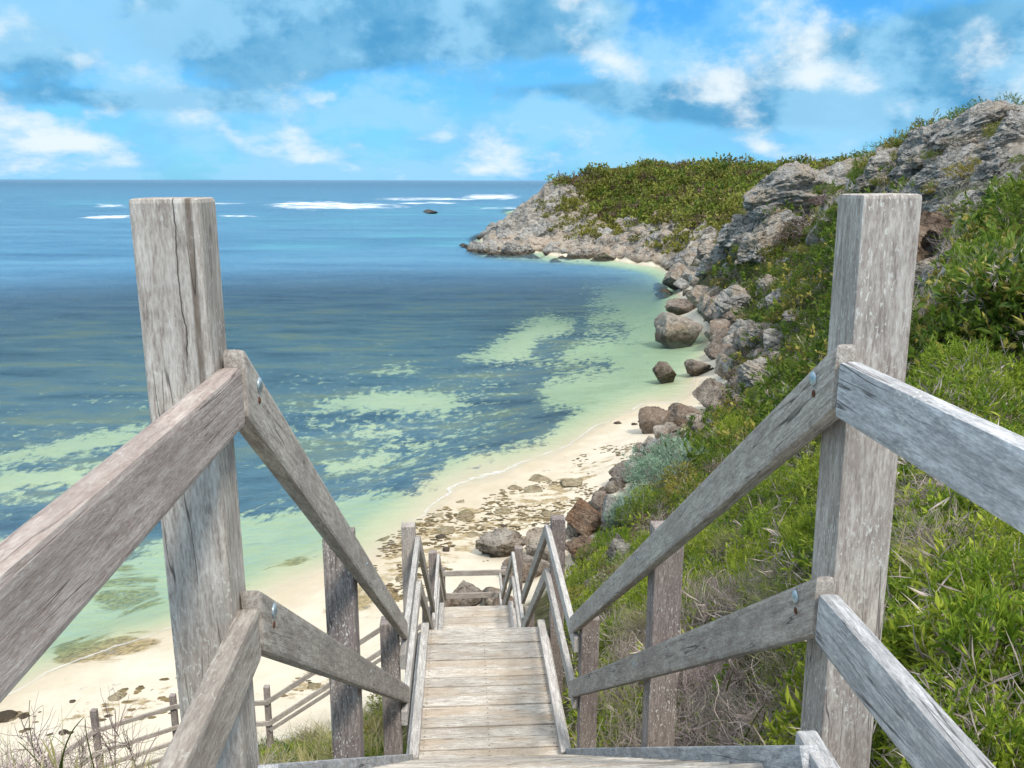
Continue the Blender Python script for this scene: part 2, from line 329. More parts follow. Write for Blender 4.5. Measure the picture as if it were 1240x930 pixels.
def ground_mat():
    t = NT('shore_ground'); P = t.n('NewGeometry').outputs['Position']; z = t.n('SeparateXYZ', {'Vector': P}).outputs[2]
    n1 = t.noise(P, .9, 6, .6); n2 = t.noise(P, 6, 5, .65); nb = t.noise(t.vm('MULTIPLY', P, (.16, .5, 1)), 1., 8, .68, .5)
    sand = t.ramp(n1, [(.3, (.60, .525, .41)), (.65, (.69, .625, .505))])
    sand = t.mix(t.mp(n2, .60, .72, 0, .3), sand, (.40, .32, .2))
    sand = t.mix(t.mp(t.math('ADD', z, t.math('MULTIPLY', n1, .25)), -13.12, -12.8, .6, 0), sand, (.50, .42, .29))   # damp sand
    w = t.math('ADD', t.attr('wrack'), t.math('MULTIPLY', t.math('SUBTRACT', t.noise(t.vm('MULTIPLY', P, (.8, 1.5, 1)), 1., 9, .75), .5), 3.2))
    sand = t.mix(t.mp(w, .95, 1.2, 0, .85), sand, t.ramp(n2, [(.35, (.16, .12, .055)), (.6, (.42, .32, .17))]))
    a = t.math('ADD', t.attr('algae'), t.math('MULTIPLY', t.math('SUBTRACT', nb, .5), 2.6))
    sand = t.mix(t.mp(a, .68, .95, 0, .9), sand, t.ramp(n2, [(.35, (.14, .11, .055)), (.62, (.42, .33, .17))]))
    d = t.math('ADD', t.attr('seagrass'), t.math('ADD', t.math('MULTIPLY', t.math('SUBTRACT', nb, .5), 1.0), t.math('MULTIPLY', t.math('SUBTRACT', t.noise(t.vm('MULTIPLY', P, (1.7, 1.05, 1)), 1., 8, .72), .5), 2.6)))
    bed = t.ramp(t.noise(t.vm('MULTIPLY', P, (.1, .3, 1)), 1., 6, .6), [(.33, (.05, .08, .14)), (.5, (.12, .155, .225)), (.66, (.24, .21, .17))])
    sand = t.mix(t.mp(d, .32, .72), sand, bed)
    soil = t.ramp(t.noise(P, 3.2, 7, .7), [(.3, (.035, .036, .014)), (.5, (.075, .072, .03)), (.7, (.17, .14, .085))])
    rk = t.ramp(t.math('ADD', t.math('MULTIPLY', t.noise(P, .35, 8, .7), .5), t.math('MULTIPLY', t.noise(P, 1.5, 6, .7), .5)), [(.39, (.045, .04, .034)), (.46, (.19, .175, .15)), (.60, (.44, .41, .365))])
    rk = t.mix(t.mp(t.noise(P, .06, 4, .6), .47, .6, 0, .4), rk, (.46, .35, .25))
    rk = t.mix(t.mp(t.noise(t.vm('MULTIPLY', P, (.5, .5, 1.6)), 1., 7, .72), .40, .47, .8, 0), rk, (.05, .045, .04))
    zz = t.math('ADD', z, t.math('MULTIPLY', t.math('SUBTRACT', n1, .5), 1.))
    rk = t.mix(t.mp(zz, -13.0, -12.2, .85, 0), rk, (.07, .055, .035))
    soil = t.mix(t.mp(t.math('ADD', t.attr('rock'), t.math('MULTIPLY', t.math('SUBTRACT', n1, .5), .9)), .35, .55), soil, rk)
    land = t.mp(t.math('ADD', z, t.math('MULTIPLY', t.math('SUBTRACT', n1, .5), .7)), -12.35, -12.05)
    land = t.math('MAXIMUM', land, t.mp(t.attr('rock'), .3, .5))
    c = t.mix(land, sand, soil)
    h = t.math('ADD', t.math('ADD', t.math('MULTIPLY', n2, .4), n1), t.math('MULTIPLY', t.noise(P, 2.6, 3, .6), .5))
    return t.done(t.pbr(c, .95, t.bump(h, .5, .08), .1))
ground = mesh_np('ground', gp, quadgrid(len(RR), len(TH)), ground_mat(), smooth=True, attrs={'seagrass': gd, 'algae': ga, 'wrack': gw, 'rock': GROCK})
tag(ground, kind='structure')

def hit(px, py, tmin=1.2, tmax=330, n=420):
    px = np.atleast_1d(px); D = ray(px, np.atleast_1d(py)); T = np.geomspace(tmin, tmax, n); o = np.full((len(px), 3), np.nan)
    for i in range(0, len(px), 150):
        d = D[i:i+150]; Q = d[:, None]*T[None, :, None]
        below = Q[..., 2] < base_z(Q[..., 0], Q[..., 1]).reshape(Q.shape[:2])
        k = below.argmax(1); ok = below.any(1)
        o[i:i+150][ok] = Q[np.arange(len(d)), k][ok]
    return o

def hit1(x, y):
    p = hit([x], [y])[0]
    while np.isnan(p[0]): y += 3; p = hit([x], [y])[0]
    return p
# ------------------------------------------------------------------ sea
def sea():
    th = np.concatenate([np.linspace(R(-110), R(-36), 60, endpoint=False), np.linspace(R(-36), R(38), 420, endpoint=False), np.linspace(R(38), R(110), 40)])
    r = np.concatenate([np.geomspace(4, 420, 300), np.geomspace(450, 60000, 60)])
    T, Q = np.meshgrid(th, r); X, Y = (Q*np.sin(T)).ravel(), (Q*np.cos(T)).ravel()
    zb = np.where(np.hypot(X, Y) < 425, base_z(X, Y), -30.)
    px, py = to_px(np.c_[X, Y, np.full(len(X), SEA)]); bm_ = bars(px, py)
    dep = np.clip(SEA-zb, -2, 14); Q_ = np.hypot(X, Y); cap = np.interp(Q_, [30, 45, 80, 110, 150, 260], [.40, .50, .72, 1.05, 1.7, 14]); dep = np.minimum(dep, cap); dep = dep*(1-bm_)+dep*.5*bm_
    foam = np.zeros(len(X))
    for (x0, x1, y, hh) in ((315, 500, 249.5, 5.5), (320, 440, 246.5, 3), (556, 634, 238.5, 4.5), (96, 172, 263, 2.8), (110, 160, 249, 2.4), (-60, 10, 243, 2), (440, 600, 241, 2.2), (570, 640, 252, 2.), (260, 320, 262, 1.6), (180, 300, 246, 1.6), (480, 560, 246, 1.8)):
        u = (px-(x0+x1)/2)/((x1-x0)/2); foam = np.maximum(foam, np.exp(-u**4-((py-y)/hh)**2))
    turq = np.zeros(len(X))
    for (x0, x1, y, hh) in ((440, 720, 283, 9), (500, 640, 296, 5), (280, 480, 268, 5), (540, 620, 252, 4), (240, 330, 262, 5), (300, 440, 300, 8), (560, 640, 270, 4), (60, 180, 246, 4), (420, 640, 258, 4)):
        u = (px-(x0+x1)/2)/((x1-x0)/2); turq = np.maximum(turq, np.exp(-u**4-((py-y)/hh)**2))
    t = NT('sea_water'); P = t.n('NewGeometry').outputs['Position']; d = t.attr('depth')
    dist = t.vm('LENGTH', P, None, 1)
    w1 = t.noise(t.vm('MULTIPLY', P, (1.3, 1.7, 1)), 1., 5, .62); w2 = t.noise(t.vm('MULTIPLY', P, (.06, .2, 1)), 1., 5, .6); w3 = t.noise(t.vm('MULTIPLY', P, (2.2, 4.5, 1)), 1., 3, .6)
    h = t.math('ADD', t.math('MULTIPLY', w1, .55), t.math('ADD', t.math('ADD', t.math('MULTIPLY', w2, .5), t.math('MULTIPLY', t.noise(t.vm('MULTIPLY', P, (.16, .34, 1)), 1., 5, .65), 1.6)), t.math('MULTIPLY', w3, .13)))
    calm = t.mp(d, .0, 1.1, .12, 1.)
    nrm = t.n('Bump', {'Height': h, 'Strength': t.math('MULTIPLY', calm, 1.), 'Distance': 2.2}).outputs[0]
    tint = t.ramp(t.mp(d, 0, 2.6, 0, 1, False), [(0., (1, 1, 1)), (.06, (.91, 1., .94)), (.15, (.81, 1., .93)), (.35, (.72, .98, .91)), (.7, (.48, .80, .85)), (1., (.35, .68, .82))])
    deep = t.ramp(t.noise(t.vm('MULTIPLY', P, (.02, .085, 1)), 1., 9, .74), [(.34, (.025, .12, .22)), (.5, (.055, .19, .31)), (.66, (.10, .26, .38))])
    near_ = t.ramp(t.noise(t.vm('MULTIPLY', P, (.13, .33, 1)), 1., 9, .74), [(.36, (.045, .135, .25)), (.5, (.10, .235, .375)), (.64, (.20, .32, .42))])  # light and dark of ripples imitated by noise in near and deep water colour
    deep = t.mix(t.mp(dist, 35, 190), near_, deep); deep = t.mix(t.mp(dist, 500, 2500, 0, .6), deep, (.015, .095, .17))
    bright = t.math('MULTIPLY', t.attr('turq'), t.mp(t.noise(t.vm('MULTIPLY', P, (.022, .10, 1)), 1., 8, .7), .42, .66))
    deep = t.mix(bright, deep, (.075, .31, .38))
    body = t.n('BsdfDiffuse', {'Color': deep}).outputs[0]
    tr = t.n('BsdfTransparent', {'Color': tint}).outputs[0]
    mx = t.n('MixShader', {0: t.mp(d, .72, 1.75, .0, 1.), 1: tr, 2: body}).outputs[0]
    gl = t.n('BsdfGlossy', {'Color': (.86, .93, 1.), 'Roughness': t.mp(dist, 30, 140, .08, .32), 'Normal': nrm}).outputs[0]
    fr = t.n('Fresnel', {'IOR': 1.33, 'Normal': nrm}).outputs[0]
    fr = t.math('MULTIPLY', t.math('MINIMUM', fr, t.mp(dist, 120, 700, .5, .3)), t.mp(d, .1, 1., .3, 1.3))
    mx = t.n('MixShader', {0: fr, 1: mx, 2: gl}).outputs[0]
    fn = t.noise(t.vm('MULTIPLY', P, (.07, .11, 1)), 1., 9, .76)
    f = t.mp(t.math('ADD', t.attr('foam'), t.math('MULTIPLY', t.math('SUBTRACT', fn, .5), 3.6)), .70, 1.05)
    caps = t.math('MULTIPLY', t.mp(t.noise(t.vm('MULTIPLY', P, (.05, .16, 1)), 1., 7, .72), .69, .73), t.math('MULTIPLY', t.mp(dist, 230, 500), .8))
    f = t.math('MAXIMUM', f, caps)
    sw = t.math('MULTIPLY', t.mp(t.math('ABSOLUTE', t.math('SUBTRACT', t.math('ADD', d, t.math('MULTIPLY', t.math('SUBTRACT', t.noise(P, .8, 4, .6), .5), .10)), .03)), .0, .012, .4, 0), t.mp(t.noise(P, .35, 5, .6), .45, .6))
    f = t.math('MAXIMUM', f, sw)
    mx = t.n('MixShader', {0: f, 1: mx, 2: t.n('BsdfDiffuse', {'Color': (.86, .88, .9)}).outputs[0]}).outputs[0]
    m = t.done(mx)
    o = mesh_np('sea', np.c_[X, Y, np.full(len(X), SEA)], quadgrid(len(r), len(th)), m, smooth=True, attrs={'depth': dep, 'foam': foam, 'turq': turq})
    tag(o, kind='structure')
sea()

# ------------------------------------------------------------------ the wooden staircase (local axes: x right, y along, z up)
STAIR = empty('wooden_staircase', (0, 0, 0), 'weathered grey timber staircase with railings leading down to the beach', 'staircase', rz=YAW)
_ic = {}
def beam(name, a, b, w, h, mat, parent=STAIR, up=(0, 0, 1), bev=.008, plumb=False):
    """a box from a to b, w wide and h deep across; its local x runs along the grain"""
    a, b = Vector(a), Vector(b); x = (b-a); L = x.length; x.normalize(); y = Vector(up).cross(x).normalized(); z = x.cross(y)
    bm = bmesh.new(); bmesh.ops.create_cube(bm, size=1); bmesh.ops.scale(bm, vec=(L, w, h), verts=bm.verts)
    if bev: bmesh.ops.bevel(bm, geom=bm.edges[:]+bm.verts[:], offset=min(bev, w*.3, h*.3), segments=2, profile=.6, affect='EDGES', clamp_overlap=True)
    if plumb:
        tn = -x.z/math.hypot(x.x, x.y)
        for v in bm.verts: v.co.x -= v.co.z*tn
    me = bpy.data.meshes.new(name); bm.to_mesh(me); bm.free(); me.materials.append(mat)
    o = bpy.data.objects.new(name, me); COL.objects.link(o); o.parent = parent
    o.matrix_local = Matrix((x, y, z)).transposed().to_4x4(); o.matrix_local.translation = (a+b)/2
    m = Matrix((x, y, z)).transposed().to_4x4(); m.translation = (a+b)/2; o.matrix_local = m; _ic[o.name] = m.copy()
    return o
def bolt(parent, p, n, r=.012, nm='bolt', mat=None):
    bm = bmesh.new(); bmesh.ops.create_uvsphere(bm, u_segments=14, v_segments=8, radius=r); bmesh.ops.scale(bm, vec=(1, 1, .42), verts=bm.verts)
    q = Vector(n).to_track_quat('Z', 'Y').to_matrix().to_4x4()
    me = bpy.data.meshes.new(nm); bm.to_mesh(me); bm.free(); me.materials.append(mat or M_BOLT)
    for p_ in me.polygons: p_.use_smooth = True
    o = bpy.data.objects.new(nm, me); COL.objects.link(o); o.parent = parent
    q.translation = Vector(p); o.matrix_local = _ic[parent.name].inverted() @ q
    return o
def tL(s): return -.472+.0062*(s-1.65)
tR = .8125
PW = .125
def post(s, side, ztop, mat, zbot=None, dz=0, lean=(0, 0), w=PW, name='handrail_post'):
    t = tL(s)-w/2 if side < 0 else tR+w/2
    wx, wy = t*math.cos(YAW)-(s+w/2)*math.sin(YAW), (s+w/2)*math.cos(YAW)+t*math.sin(YAW)
    if zbot is None: zbot = float(ground_z([wx], [wy])[0])-.4
    return beam(name, (t+lean[0]*(zbot-ztop), s+w/2, zbot), (t, s+w/2, ztop), w, w, mat, up=(0, 1, 0), bev=.009)
RW, RH = .045, .118        # handrail section
Z0, S0, SL, TS = -1.235, 1.62, .69, .253
def railz(s): return -.355-SL*(s-1.80)
L1, L2, L3 = -4.14, -6.45, -9.05
def build_stairs():
    post(1.65, -1, -.033, W_CRACK, -2.7, lean=(-.006, 0)); post(1.755, 1, -.025, W_POST, lean=(-.014, 0))
    for s, zt, m in ((3.45, -1.455, W_OLD), (5.5, -2.96, W_OLD)):
        post(s, -1, zt, m); post(s-.05, 1, zt+.02, m)
    post(7.55, -1, -3.09, W_POST); post(7.43, 1, -3.0, W_OLD)
    post(10.55, -1, -5.5, W_OLD); post(10.5, 1, -5.5, W_OLD)
    post(12.65, -1, -5.62, W_OLD); post(12.7, 1, -5.6, W_OLD)
    post(16.25, -1, -8.1, W_OLD); post(16.25, 1, -8.1, W_OLD); post(17.2, -1, -8.02, W_OLD); post(17.2, 1, -8.02, W_OLD)
    for side in (-1, 1):
        def T(s): return (tL(s)+RW/2+.002) if side < 0 else tR-RW/2-.002
        d = RH/2
        s1 = 1.80 if side < 0 else 1.80
        for k, off in ((0, 0), (1, -.512)):
            nm = 'top_rail' if k == 0 else 'mid_rail'
            nearm = (W_NEAR if side < 0 else W_BLUE)
            # level rails of the upper platform, coming back past the eye
            z = -.355+off-d
            dr = .004
            o = beam(nm, (T(1.8), -1.6, z), (T(1.8), 1.70, z), RW, RH, nearm if k == 0 else (W_RAIL if side < 0 else W_BLUE), bev=.012)
            # flight one
            z0 = -.318+off-d*1.21; sa_ = 1.705
            a = Vector((T(1.8)+(-side)*dr, sa_, z0)); b = Vector((T(5.6)+(-side)*dr, 5.72, railz(5.72)+off-d*1.2))
            o = beam(nm, a, b, RW, RH, W_RAIL, bev=.012, plumb=True)
            bolt(o, (T(1.8)+(-side)*(dr+RW/2+.002), 1.80, -.415+off), (-side, 0, 0), .016)
            bolt(o, (T(1.8)+(-side)*(dr+RW/2+.001), 1.795, -.447+off), (-side, 0, 0), .008, 'nail', M_RUST)
            bolt(o, (T(3.5)+(-side)*(dr+RW/2+.001), 3.5, railz(3.5)+off-d*1.2), (-side, 0, 0), .009)
            # landing one
            z = -3.10+off*.86-d+(0 if side > 0 else -.09)
            o = beam(nm, (T(5.5), 5.50, z), (T(7.5), 7.56, z), RW, RH, W_KERB)
            # flight two
            a = Vector((T(7.6), 7.58, z)); e = 10.62
            o = beam(nm, a, (T(e), e, z-.74*(e-7.58)), RW, RH, W_RAIL)
            # landing two
            z = -5.66+off*.8-d
            o = beam(nm, (T(10.5), 10.6, z), (T(12.7), 12.72, z), RW, RH, W_KERB)
            o = beam(nm, (T(12.7), 12.74, z), (T(16.3), 16.3, z-.70*3.56), RW, RH, W_RAIL)
            z = -8.10+off*.9-d
            if side > 0: o = beam(nm, (T(16.3), 16.32, z), (T(17.2), 17.18, z), RW, RH, W_KERB)
    for z in (-8.04, -8.555):
        beam('top_rail' if z > -8.2 else 'mid_rail', (tL(17.2)-.1, 17.17, z-.06), (tR+.1, 17.17, z-.06), RW, RH, W_RAIL)
    # upper platform, treads, stringers
    y = -2.2; k = 0
    while y < S0-.2:
        beam('deck_board', (-.62, y+.07, Z0-.022), (.96, y+.07, Z0-.022), .136, .044, W_DECK); y += .145
    beam('kerb_board', (tR-.028, -2.2, Z0-.045), (tR-.028, 1.74, Z0-.045), .05, .10, W_BLUE)
    def flight(sa, za, sb, zb, mat):
        n = max(2, round((za-zb)/.176)); rise = (za-zb)/n; run = (sb-sa)/(n)
        for i in range(n-1):
            z = za-rise*(i+1); s = sa+run*i
            for q in range(2):
                w = (run+.03)/2
                beam('tread', (tL(s)+.075, s+w*(q+.5)-.02, z-.021), (tR-.075, s+w*(q+.5)-.02, z-.021), w-.004, .042, W_DECK, bev=.006)
        sl = (zb-za)/(sb-sa)
        for side in (-1, 1):
            def t(s): return tL(s)+.05 if side < 0 else tR-.05
            h = .27
            beam('stringer', (t(sa), sa-.03, za-.115-.03*sl), (t(sb), sb, zb-.115), .045, h, mat, bev=.006)
    flight(S0, Z0, 5.66, L1, W_BLUE)
    flight(7.62, L1, 10.75, L2, W_KERB)
    flight(12.5, L2, 16.3, L3, W_KERB)
    def landing(sa, sb, z, pitch):
        n = max(2, round((sb-sa)/pitch)); pt = (sb-sa)/n
        for i in range(n):
            s = sa+pt*(i+.5); j = .004*math.sin(i*2.7)
            beam('deck_board', (tL(s)+.055, s, z-.022+j), (tR-.055, s, z-.022+j), pt-.010, .044, W_DECK, bev=.006)
        for side in (-1, 1):
            t = (lambda s: tL(s)+.075) if side < 0 else (lambda s: tR-.075)
            if sb-sa > 1.2: beam('kerb_board', (t(sa), sa-.02, z+.033), (t(sb), sb+.01, z+.033), .07, .066, W_KERB)
            t2 = (lambda s: tL(s)+.03) if side < 0 else (lambda s: tR-.03)
            beam('bearer', (t2(sa), sa, z-.13), (t2(sb), sb, z-.13), .045, .17, W_KERB)
    landing(5.62, 7.58, L1, .14); landing(10.7, 12.5, L2, .18); landing(16.25, 17.2, L3, .19)
build_stairs()
def lower_fence():
    FN = empty('post_and_rail_fence', (0, 0, 0), 'grey post and rail fence stepping down to the sand behind the left post', 'fence', rz=YAW)
    def P(t, s, z): return (t, s, z)
    s = 16.28
    for off, w in ((0, .1), (-.50, .1), (-.66, .07)):
        beam('rail', P(-.5, s, -8.08+off), P(-4.02, s, -10.43+off), RW, w, W_RAIL, FN)
    for off in (0, -.48, -.80, -1.08):
        if off > -.6:
            beam('rail', P(-4.0, s, -10.45+off), P(-5.9, s, -10.47+off), RW, .1, W_RAIL, FN)
            beam('rail', P(-7.2, s-.76, -10.47+off), P(-9.9, s-1.4, -12.3+off), RW, .1, W_RAIL, FN)
        beam('rail', P(-5.9, s, -10.47+off), P(-7.2, s-.76, -10.47+off), RW, .085, W_RAIL, FN)
    for t, s2, z in ((-4.05, s, -10.12), (-2.2, s, -8.85), (-5.95, s, -10.25), (-7.2, s-.76, -10.05), (-9.0, s-1.2, -11.4)):
        beam('fence_post', P(t, s2+.085, -13.2 if t < -6 else -12.9), P(t, s2+.085, z), .115, .115, W_OLD, FN, up=(0, 1, 0))
lower_fence()
# ------------------------------------------------------------------ rocks
_ico = {}
def ico(n):
    if n not in _ico:
        bm = bmesh.new(); bmesh.ops.create_icosphere(bm, subdivisions=n, radius=1)
        bm.verts.ensure_lookup_table()
        _ico[n] = (np.array([v.co[:] for v in bm.verts]), np.array([[v.index for v in f.verts] for f in bm.faces])); bm.free()
    return _ico[n]
def rock_mesh(name, seed, n=5, strata=0., rough=1., planes=14, dip=-.35, hollow=None, flat=1.):
    V, Fc = ico(n); g = np.random.default_rng(seed); P = V.copy()
    P *= (1+.16*fbm(V*1.3+seed*3.1, 2, seed))[:, None]
    off0 = .10*fbm(V*2.2+seed, 3, seed+5, .55, True); P = P+V*off0[:, None]
    Bs = np.linalg.qr(g.normal(size=(3, 3)))[0]; NN = [Bs[:, a]*sg for a in range(3) for sg in (1, -1)]+[g.normal(size=3) for _ in range(planes)]
    for k, u in enumerate(NN):
        u = u+(g.normal(size=3)*.12 if k < 6 else 0); u = u/np.linalg.norm(u); d = g.uniform(.5, .72) if k < 6 else g.uniform(.62, .95)
        e = P @ u-d; P -= np.outer(np.clip(e, 0, None)*.98, u)
    N = V
    off = rough*(.06*fbm(P*3.6+seed, 4, seed+5, .55, True)+.05*fbm(P*9+seed, 3, seed+9, .6, True))
    if strata:
        c, s = math.cos(dip), math.sin(dip); h = (-s*P[:, 0]+c*P[:, 2])*strata+.9*fbm(P*1.7+seed, 3, seed+2)
        fr = h-np.floor(h); amp = .02+.06*_hash(np.floor(h).astype(np.int64), np.zeros(len(h), np.int64), np.zeros(len(h), np.int64), seed)
        off = off+amp*np.clip(np.minimum(fr, 1-fr)*5, 0, 1)-.07
        off = off+.045*np.floor(3*fbm(P*np.array([2.2, 2.2, 4.5])+seed*2, 2, seed+31))+.05*fbm(P*6+seed*5, 4, seed+44, .6, True)
    P = P+N*off[:, None]
    if hollow is not None:
        for (c0, rad, dep) in hollow:
            dd = P-np.array(c0); r2 = (dd[:, 0]/rad[0])**2+(dd[:, 2]/rad[1])**2
            P[:, 1] += np.where(P[:, 1] < .2, dep*np.clip(1.15-r2+.25*fbm(P*2.5, 2, 77), 0, 1)**.5, 0)
    lo, hi = P.min(0), P.max(0); P = (P-(lo+hi)/2)/(hi-lo)
    me = bpy.data.meshes.new(name); me.vertices.add(len(P)); me.vertices.foreach_set('co', P.astype(np.float32).ravel())
    me.loops.add(len(Fc)*3); me.loops.foreach_set('vertex_index', Fc.astype(np.int32).ravel())
    me.polygons.add(len(Fc)); me.polygons.foreach_set('loop_start', np.arange(0, len(Fc)*3, 3, dtype=np.int32)); me.update(calc_edges=True)
    me.polygons.foreach_set('use_smooth', np.full(len(Fc), n >= 5))
    return me
_var = {}
def variant(kind, mat):
    k = (kind, mat.name)
    if k not in _var:
        base = {'b0': dict(seed=3), 'b1': dict(seed=8, rough=1.3), 'b2': dict(seed=14), 'b3': dict(seed=21, planes=9, rough=1.4), 'b4': dict(seed=37, planes=18),
                'o0': dict(seed=5, n=6, strata=5, rough=.9), 'o1': dict(seed=17, n=6, strata=7, rough=1.1, dip=-.45), 'o2': dict(seed=29, n=6, strata=4, rough=1.2, planes=10), 'o3': dict(seed=41, n=6, strata=8, rough=.7, dip=-.3),
                'cave': dict(seed=53, n=6, strata=3, rough=.45, planes=8, hollow=[((-.05, -.8, -.15), (.42, .62), 1.0)]),
                's0': dict(seed=61, n=3), 's1': dict(seed=67, n=3), 's2': dict(seed=71, n=3, planes=8), 's3': dict(seed=76, n=3, planes=18), 'slab': dict(seed=83, strata=3, rough=.8)}[kind]
        me = rock_mesh('rock', **base); me.materials.append(mat); _var[k] = me
    return _var[k]
def put_rock(name, x, y, w, h, kind, mat, label=None, cat='rock', group=None, rz=None, sink=.18, deep=.85, tilt=0., Y=None, center=False, **kw):
    """x, y: where its foot stands in view; w, h: its size there"""
    p = (hit1(x, y) if center else hit([x], [y])[0]) if Y is None else wd(x, y, Y)
    if np.isnan(p[0]): p = wz(x, y, SEA)
    dist = p @ _fw; W, H = w*dist/F, h*dist/F
    o = bpy.data.objects.new(name, variant(kind, mat)); COL.objects.link(o)
    o.scale = (W, W*deep, H*(1+sink)); o.rotation_euler = (0, tilt, rz if rz is not None else random.uniform(-.5, .5))
    back = .0 if center else W*deep*.3
    u = p[:2]/np.hypot(*p[:2]); zc = float(ground_z([p[0]], [p[1]])[0]) if center else p[2]+H*(1+sink)/2-H*sink
    o.location = (p[0]+u[0]*back, p[1]+u[1]*back, zc)
    return tag(o, label, cat, group)
def rocks():
    G = 'boulders at the foot of the slope'
    B = [ # x, foot y, w, h, kind, material, label
     (820,422,60,42,'b2',ROCK_TAN,'biggest boulder in the shallows, pale top with dark tidemark'),
     (804,465,31,27,'b1',ROCK_BROWN,'rounded brown boulder in the shallows, left of a flat-topped one'),
     (844,456,31,20,'b2',ROCK_BROWN,'flat-topped small brown boulder in the shallows below the biggest boulder'),
     (864,500,52,40,'b3',ROCK_BROWN,'dark layered boulder with a domed top on the wet sand'),
     (791,527,42,31,'b4',ROCK_BROWN,'wedge-shaped brown boulder at the sand edge above silver shrubs'),
     (829,517,42,26,'b2',ROCK_BROWN,'rounded grey brown boulder right beside the wedge-shaped one'),
     (812,530,26,18,'b1',ROCK_TAN,'small tan rock squeezed below two grey brown boulders'),
     (798,558,50,26,'b0',ROCK_GREY,'pale grey boulder half buried behind the silver shrubs'),
     (755,588,36,26,'b3',ROCK_BROWN,'brown rock beside the round green bush at the sand edge'),
     (708,652,50,46,'b3',ROCK_RED,'craggy reddish brown boulder behind the right stair post'),
     (727,628,26,32,'b4',ROCK_BROWN,'narrow brown rock leaning behind the craggy reddish boulder'),
     (742,640,30,40,'b2',ROCK_GREY,'pale grey upright slab beside the craggy reddish boulder'),
     (706,682,52,30,'b1',ROCK_RED,'low dark rock under the craggy reddish boulder'),
     (748,692,34,44,'o1',ROCK_GREY,'pitted grey rock standing among shrubs above the beach'),
     (722,722,40,26,'b0',ROCK_GREY,'low grey rock ledge in the green slope beside the stairs'),
     (608,678,62,34,'slab',ROCK_TAN,'broad flat-topped boulder on the sand past the stair end'),
     (660,684,54,38,'b4',ROCK_TAN,'angular grey boulder beside the broad flat-topped boulder'),
     (638,706,58,26,'b2',ROCK_BROWN,'dark rock under the angular grey boulder'),
     (566,738,44,30,'b3',ROCK_BROWN,'dark boulder seen between the two end rails'),
     (600,736,34,20,'b2',ROCK_TAN,'smaller tan rock right of the dark one between the end rails'),
     (540,748,40,30,'b3',ROCK_BROWN,'dark rock lower left behind the end rails'),
     (612,752,36,26,'b4',ROCK_BROWN,'small dark rock lower right behind the end rails'),
     (826,352,50,34,'b3',ROCK_TAN,'craggy brown boulder where the far sand strip begins'),
     (852,374,46,28,'b1',ROCK_TAN,'pinkish weathered boulder below the craggy brown one'),
     (800,353,20,10,'b2',ROCK_BROWN,'low dark rock at the end of the far sand strip'),
     (804,362,24,12,'b0',ROCK_BROWN,'second low dark rock just below the far sand strip'),
     (826,382,44,18,'b4',ROCK_BROWN,'flat dark ledge of rock behind the biggest boulder'),
     (888,392,56,46,'o0',ROCK_GREY,'large pale grey pitted boulder at the slope foot'),
     (858,382,26,26,'b2',ROCK_TAN,'pinkish block wedged beside the large pale grey boulder'),
     (898,425,48,38,'o2',ROCK_GREY,'split grey boulder below the large pale grey one'),
     (874,418,36,30,'b4',ROCK_BROWN,'brown block left of the split grey boulder'),
     (928,422,50,30,'o3',ROCK_GREY,'long layered grey slab leaning on the slope'),
     (904,412,22,18,'b1',ROCK_TAN,'small tan stone set on the split grey boulder'),
     (884,444,50,26,'b3',ROCK_BROWN,'dark jumble rock under the split grey boulder'),
     (918,472,58,36,'o1',ROCK_GREY,'grey ledge of rock just left of the right handrail'),
     (893,466,34,24,'b0',ROCK_BROWN,'dark brown rock left of the grey ledge'),
     (930,362,30,30,'b1',ROCK_TAN,'rounded pink boulder standing alone in the green slope'),
     (944,382,40,34,'o0',ROCK_GREY,'pale grey boulder in the scrub below the pink boulder'),
     (968,398,44,22,'o3',ROCK_GREY,'grey slab leaning in the scrub behind the right post'),
     (986,300,24,30,'b0',ROCK_GREY,'upright grey stone among shrubs left of the right post'),
     (974,566,26,36,'b1',ROCK_GREY,'pale grey stone between the right post and its rail'),
    ]
    for x, y, w, h, k, m, lab in B: put_rock('boulder', x, y, w, h, k, m, lab, 'boulder', G)
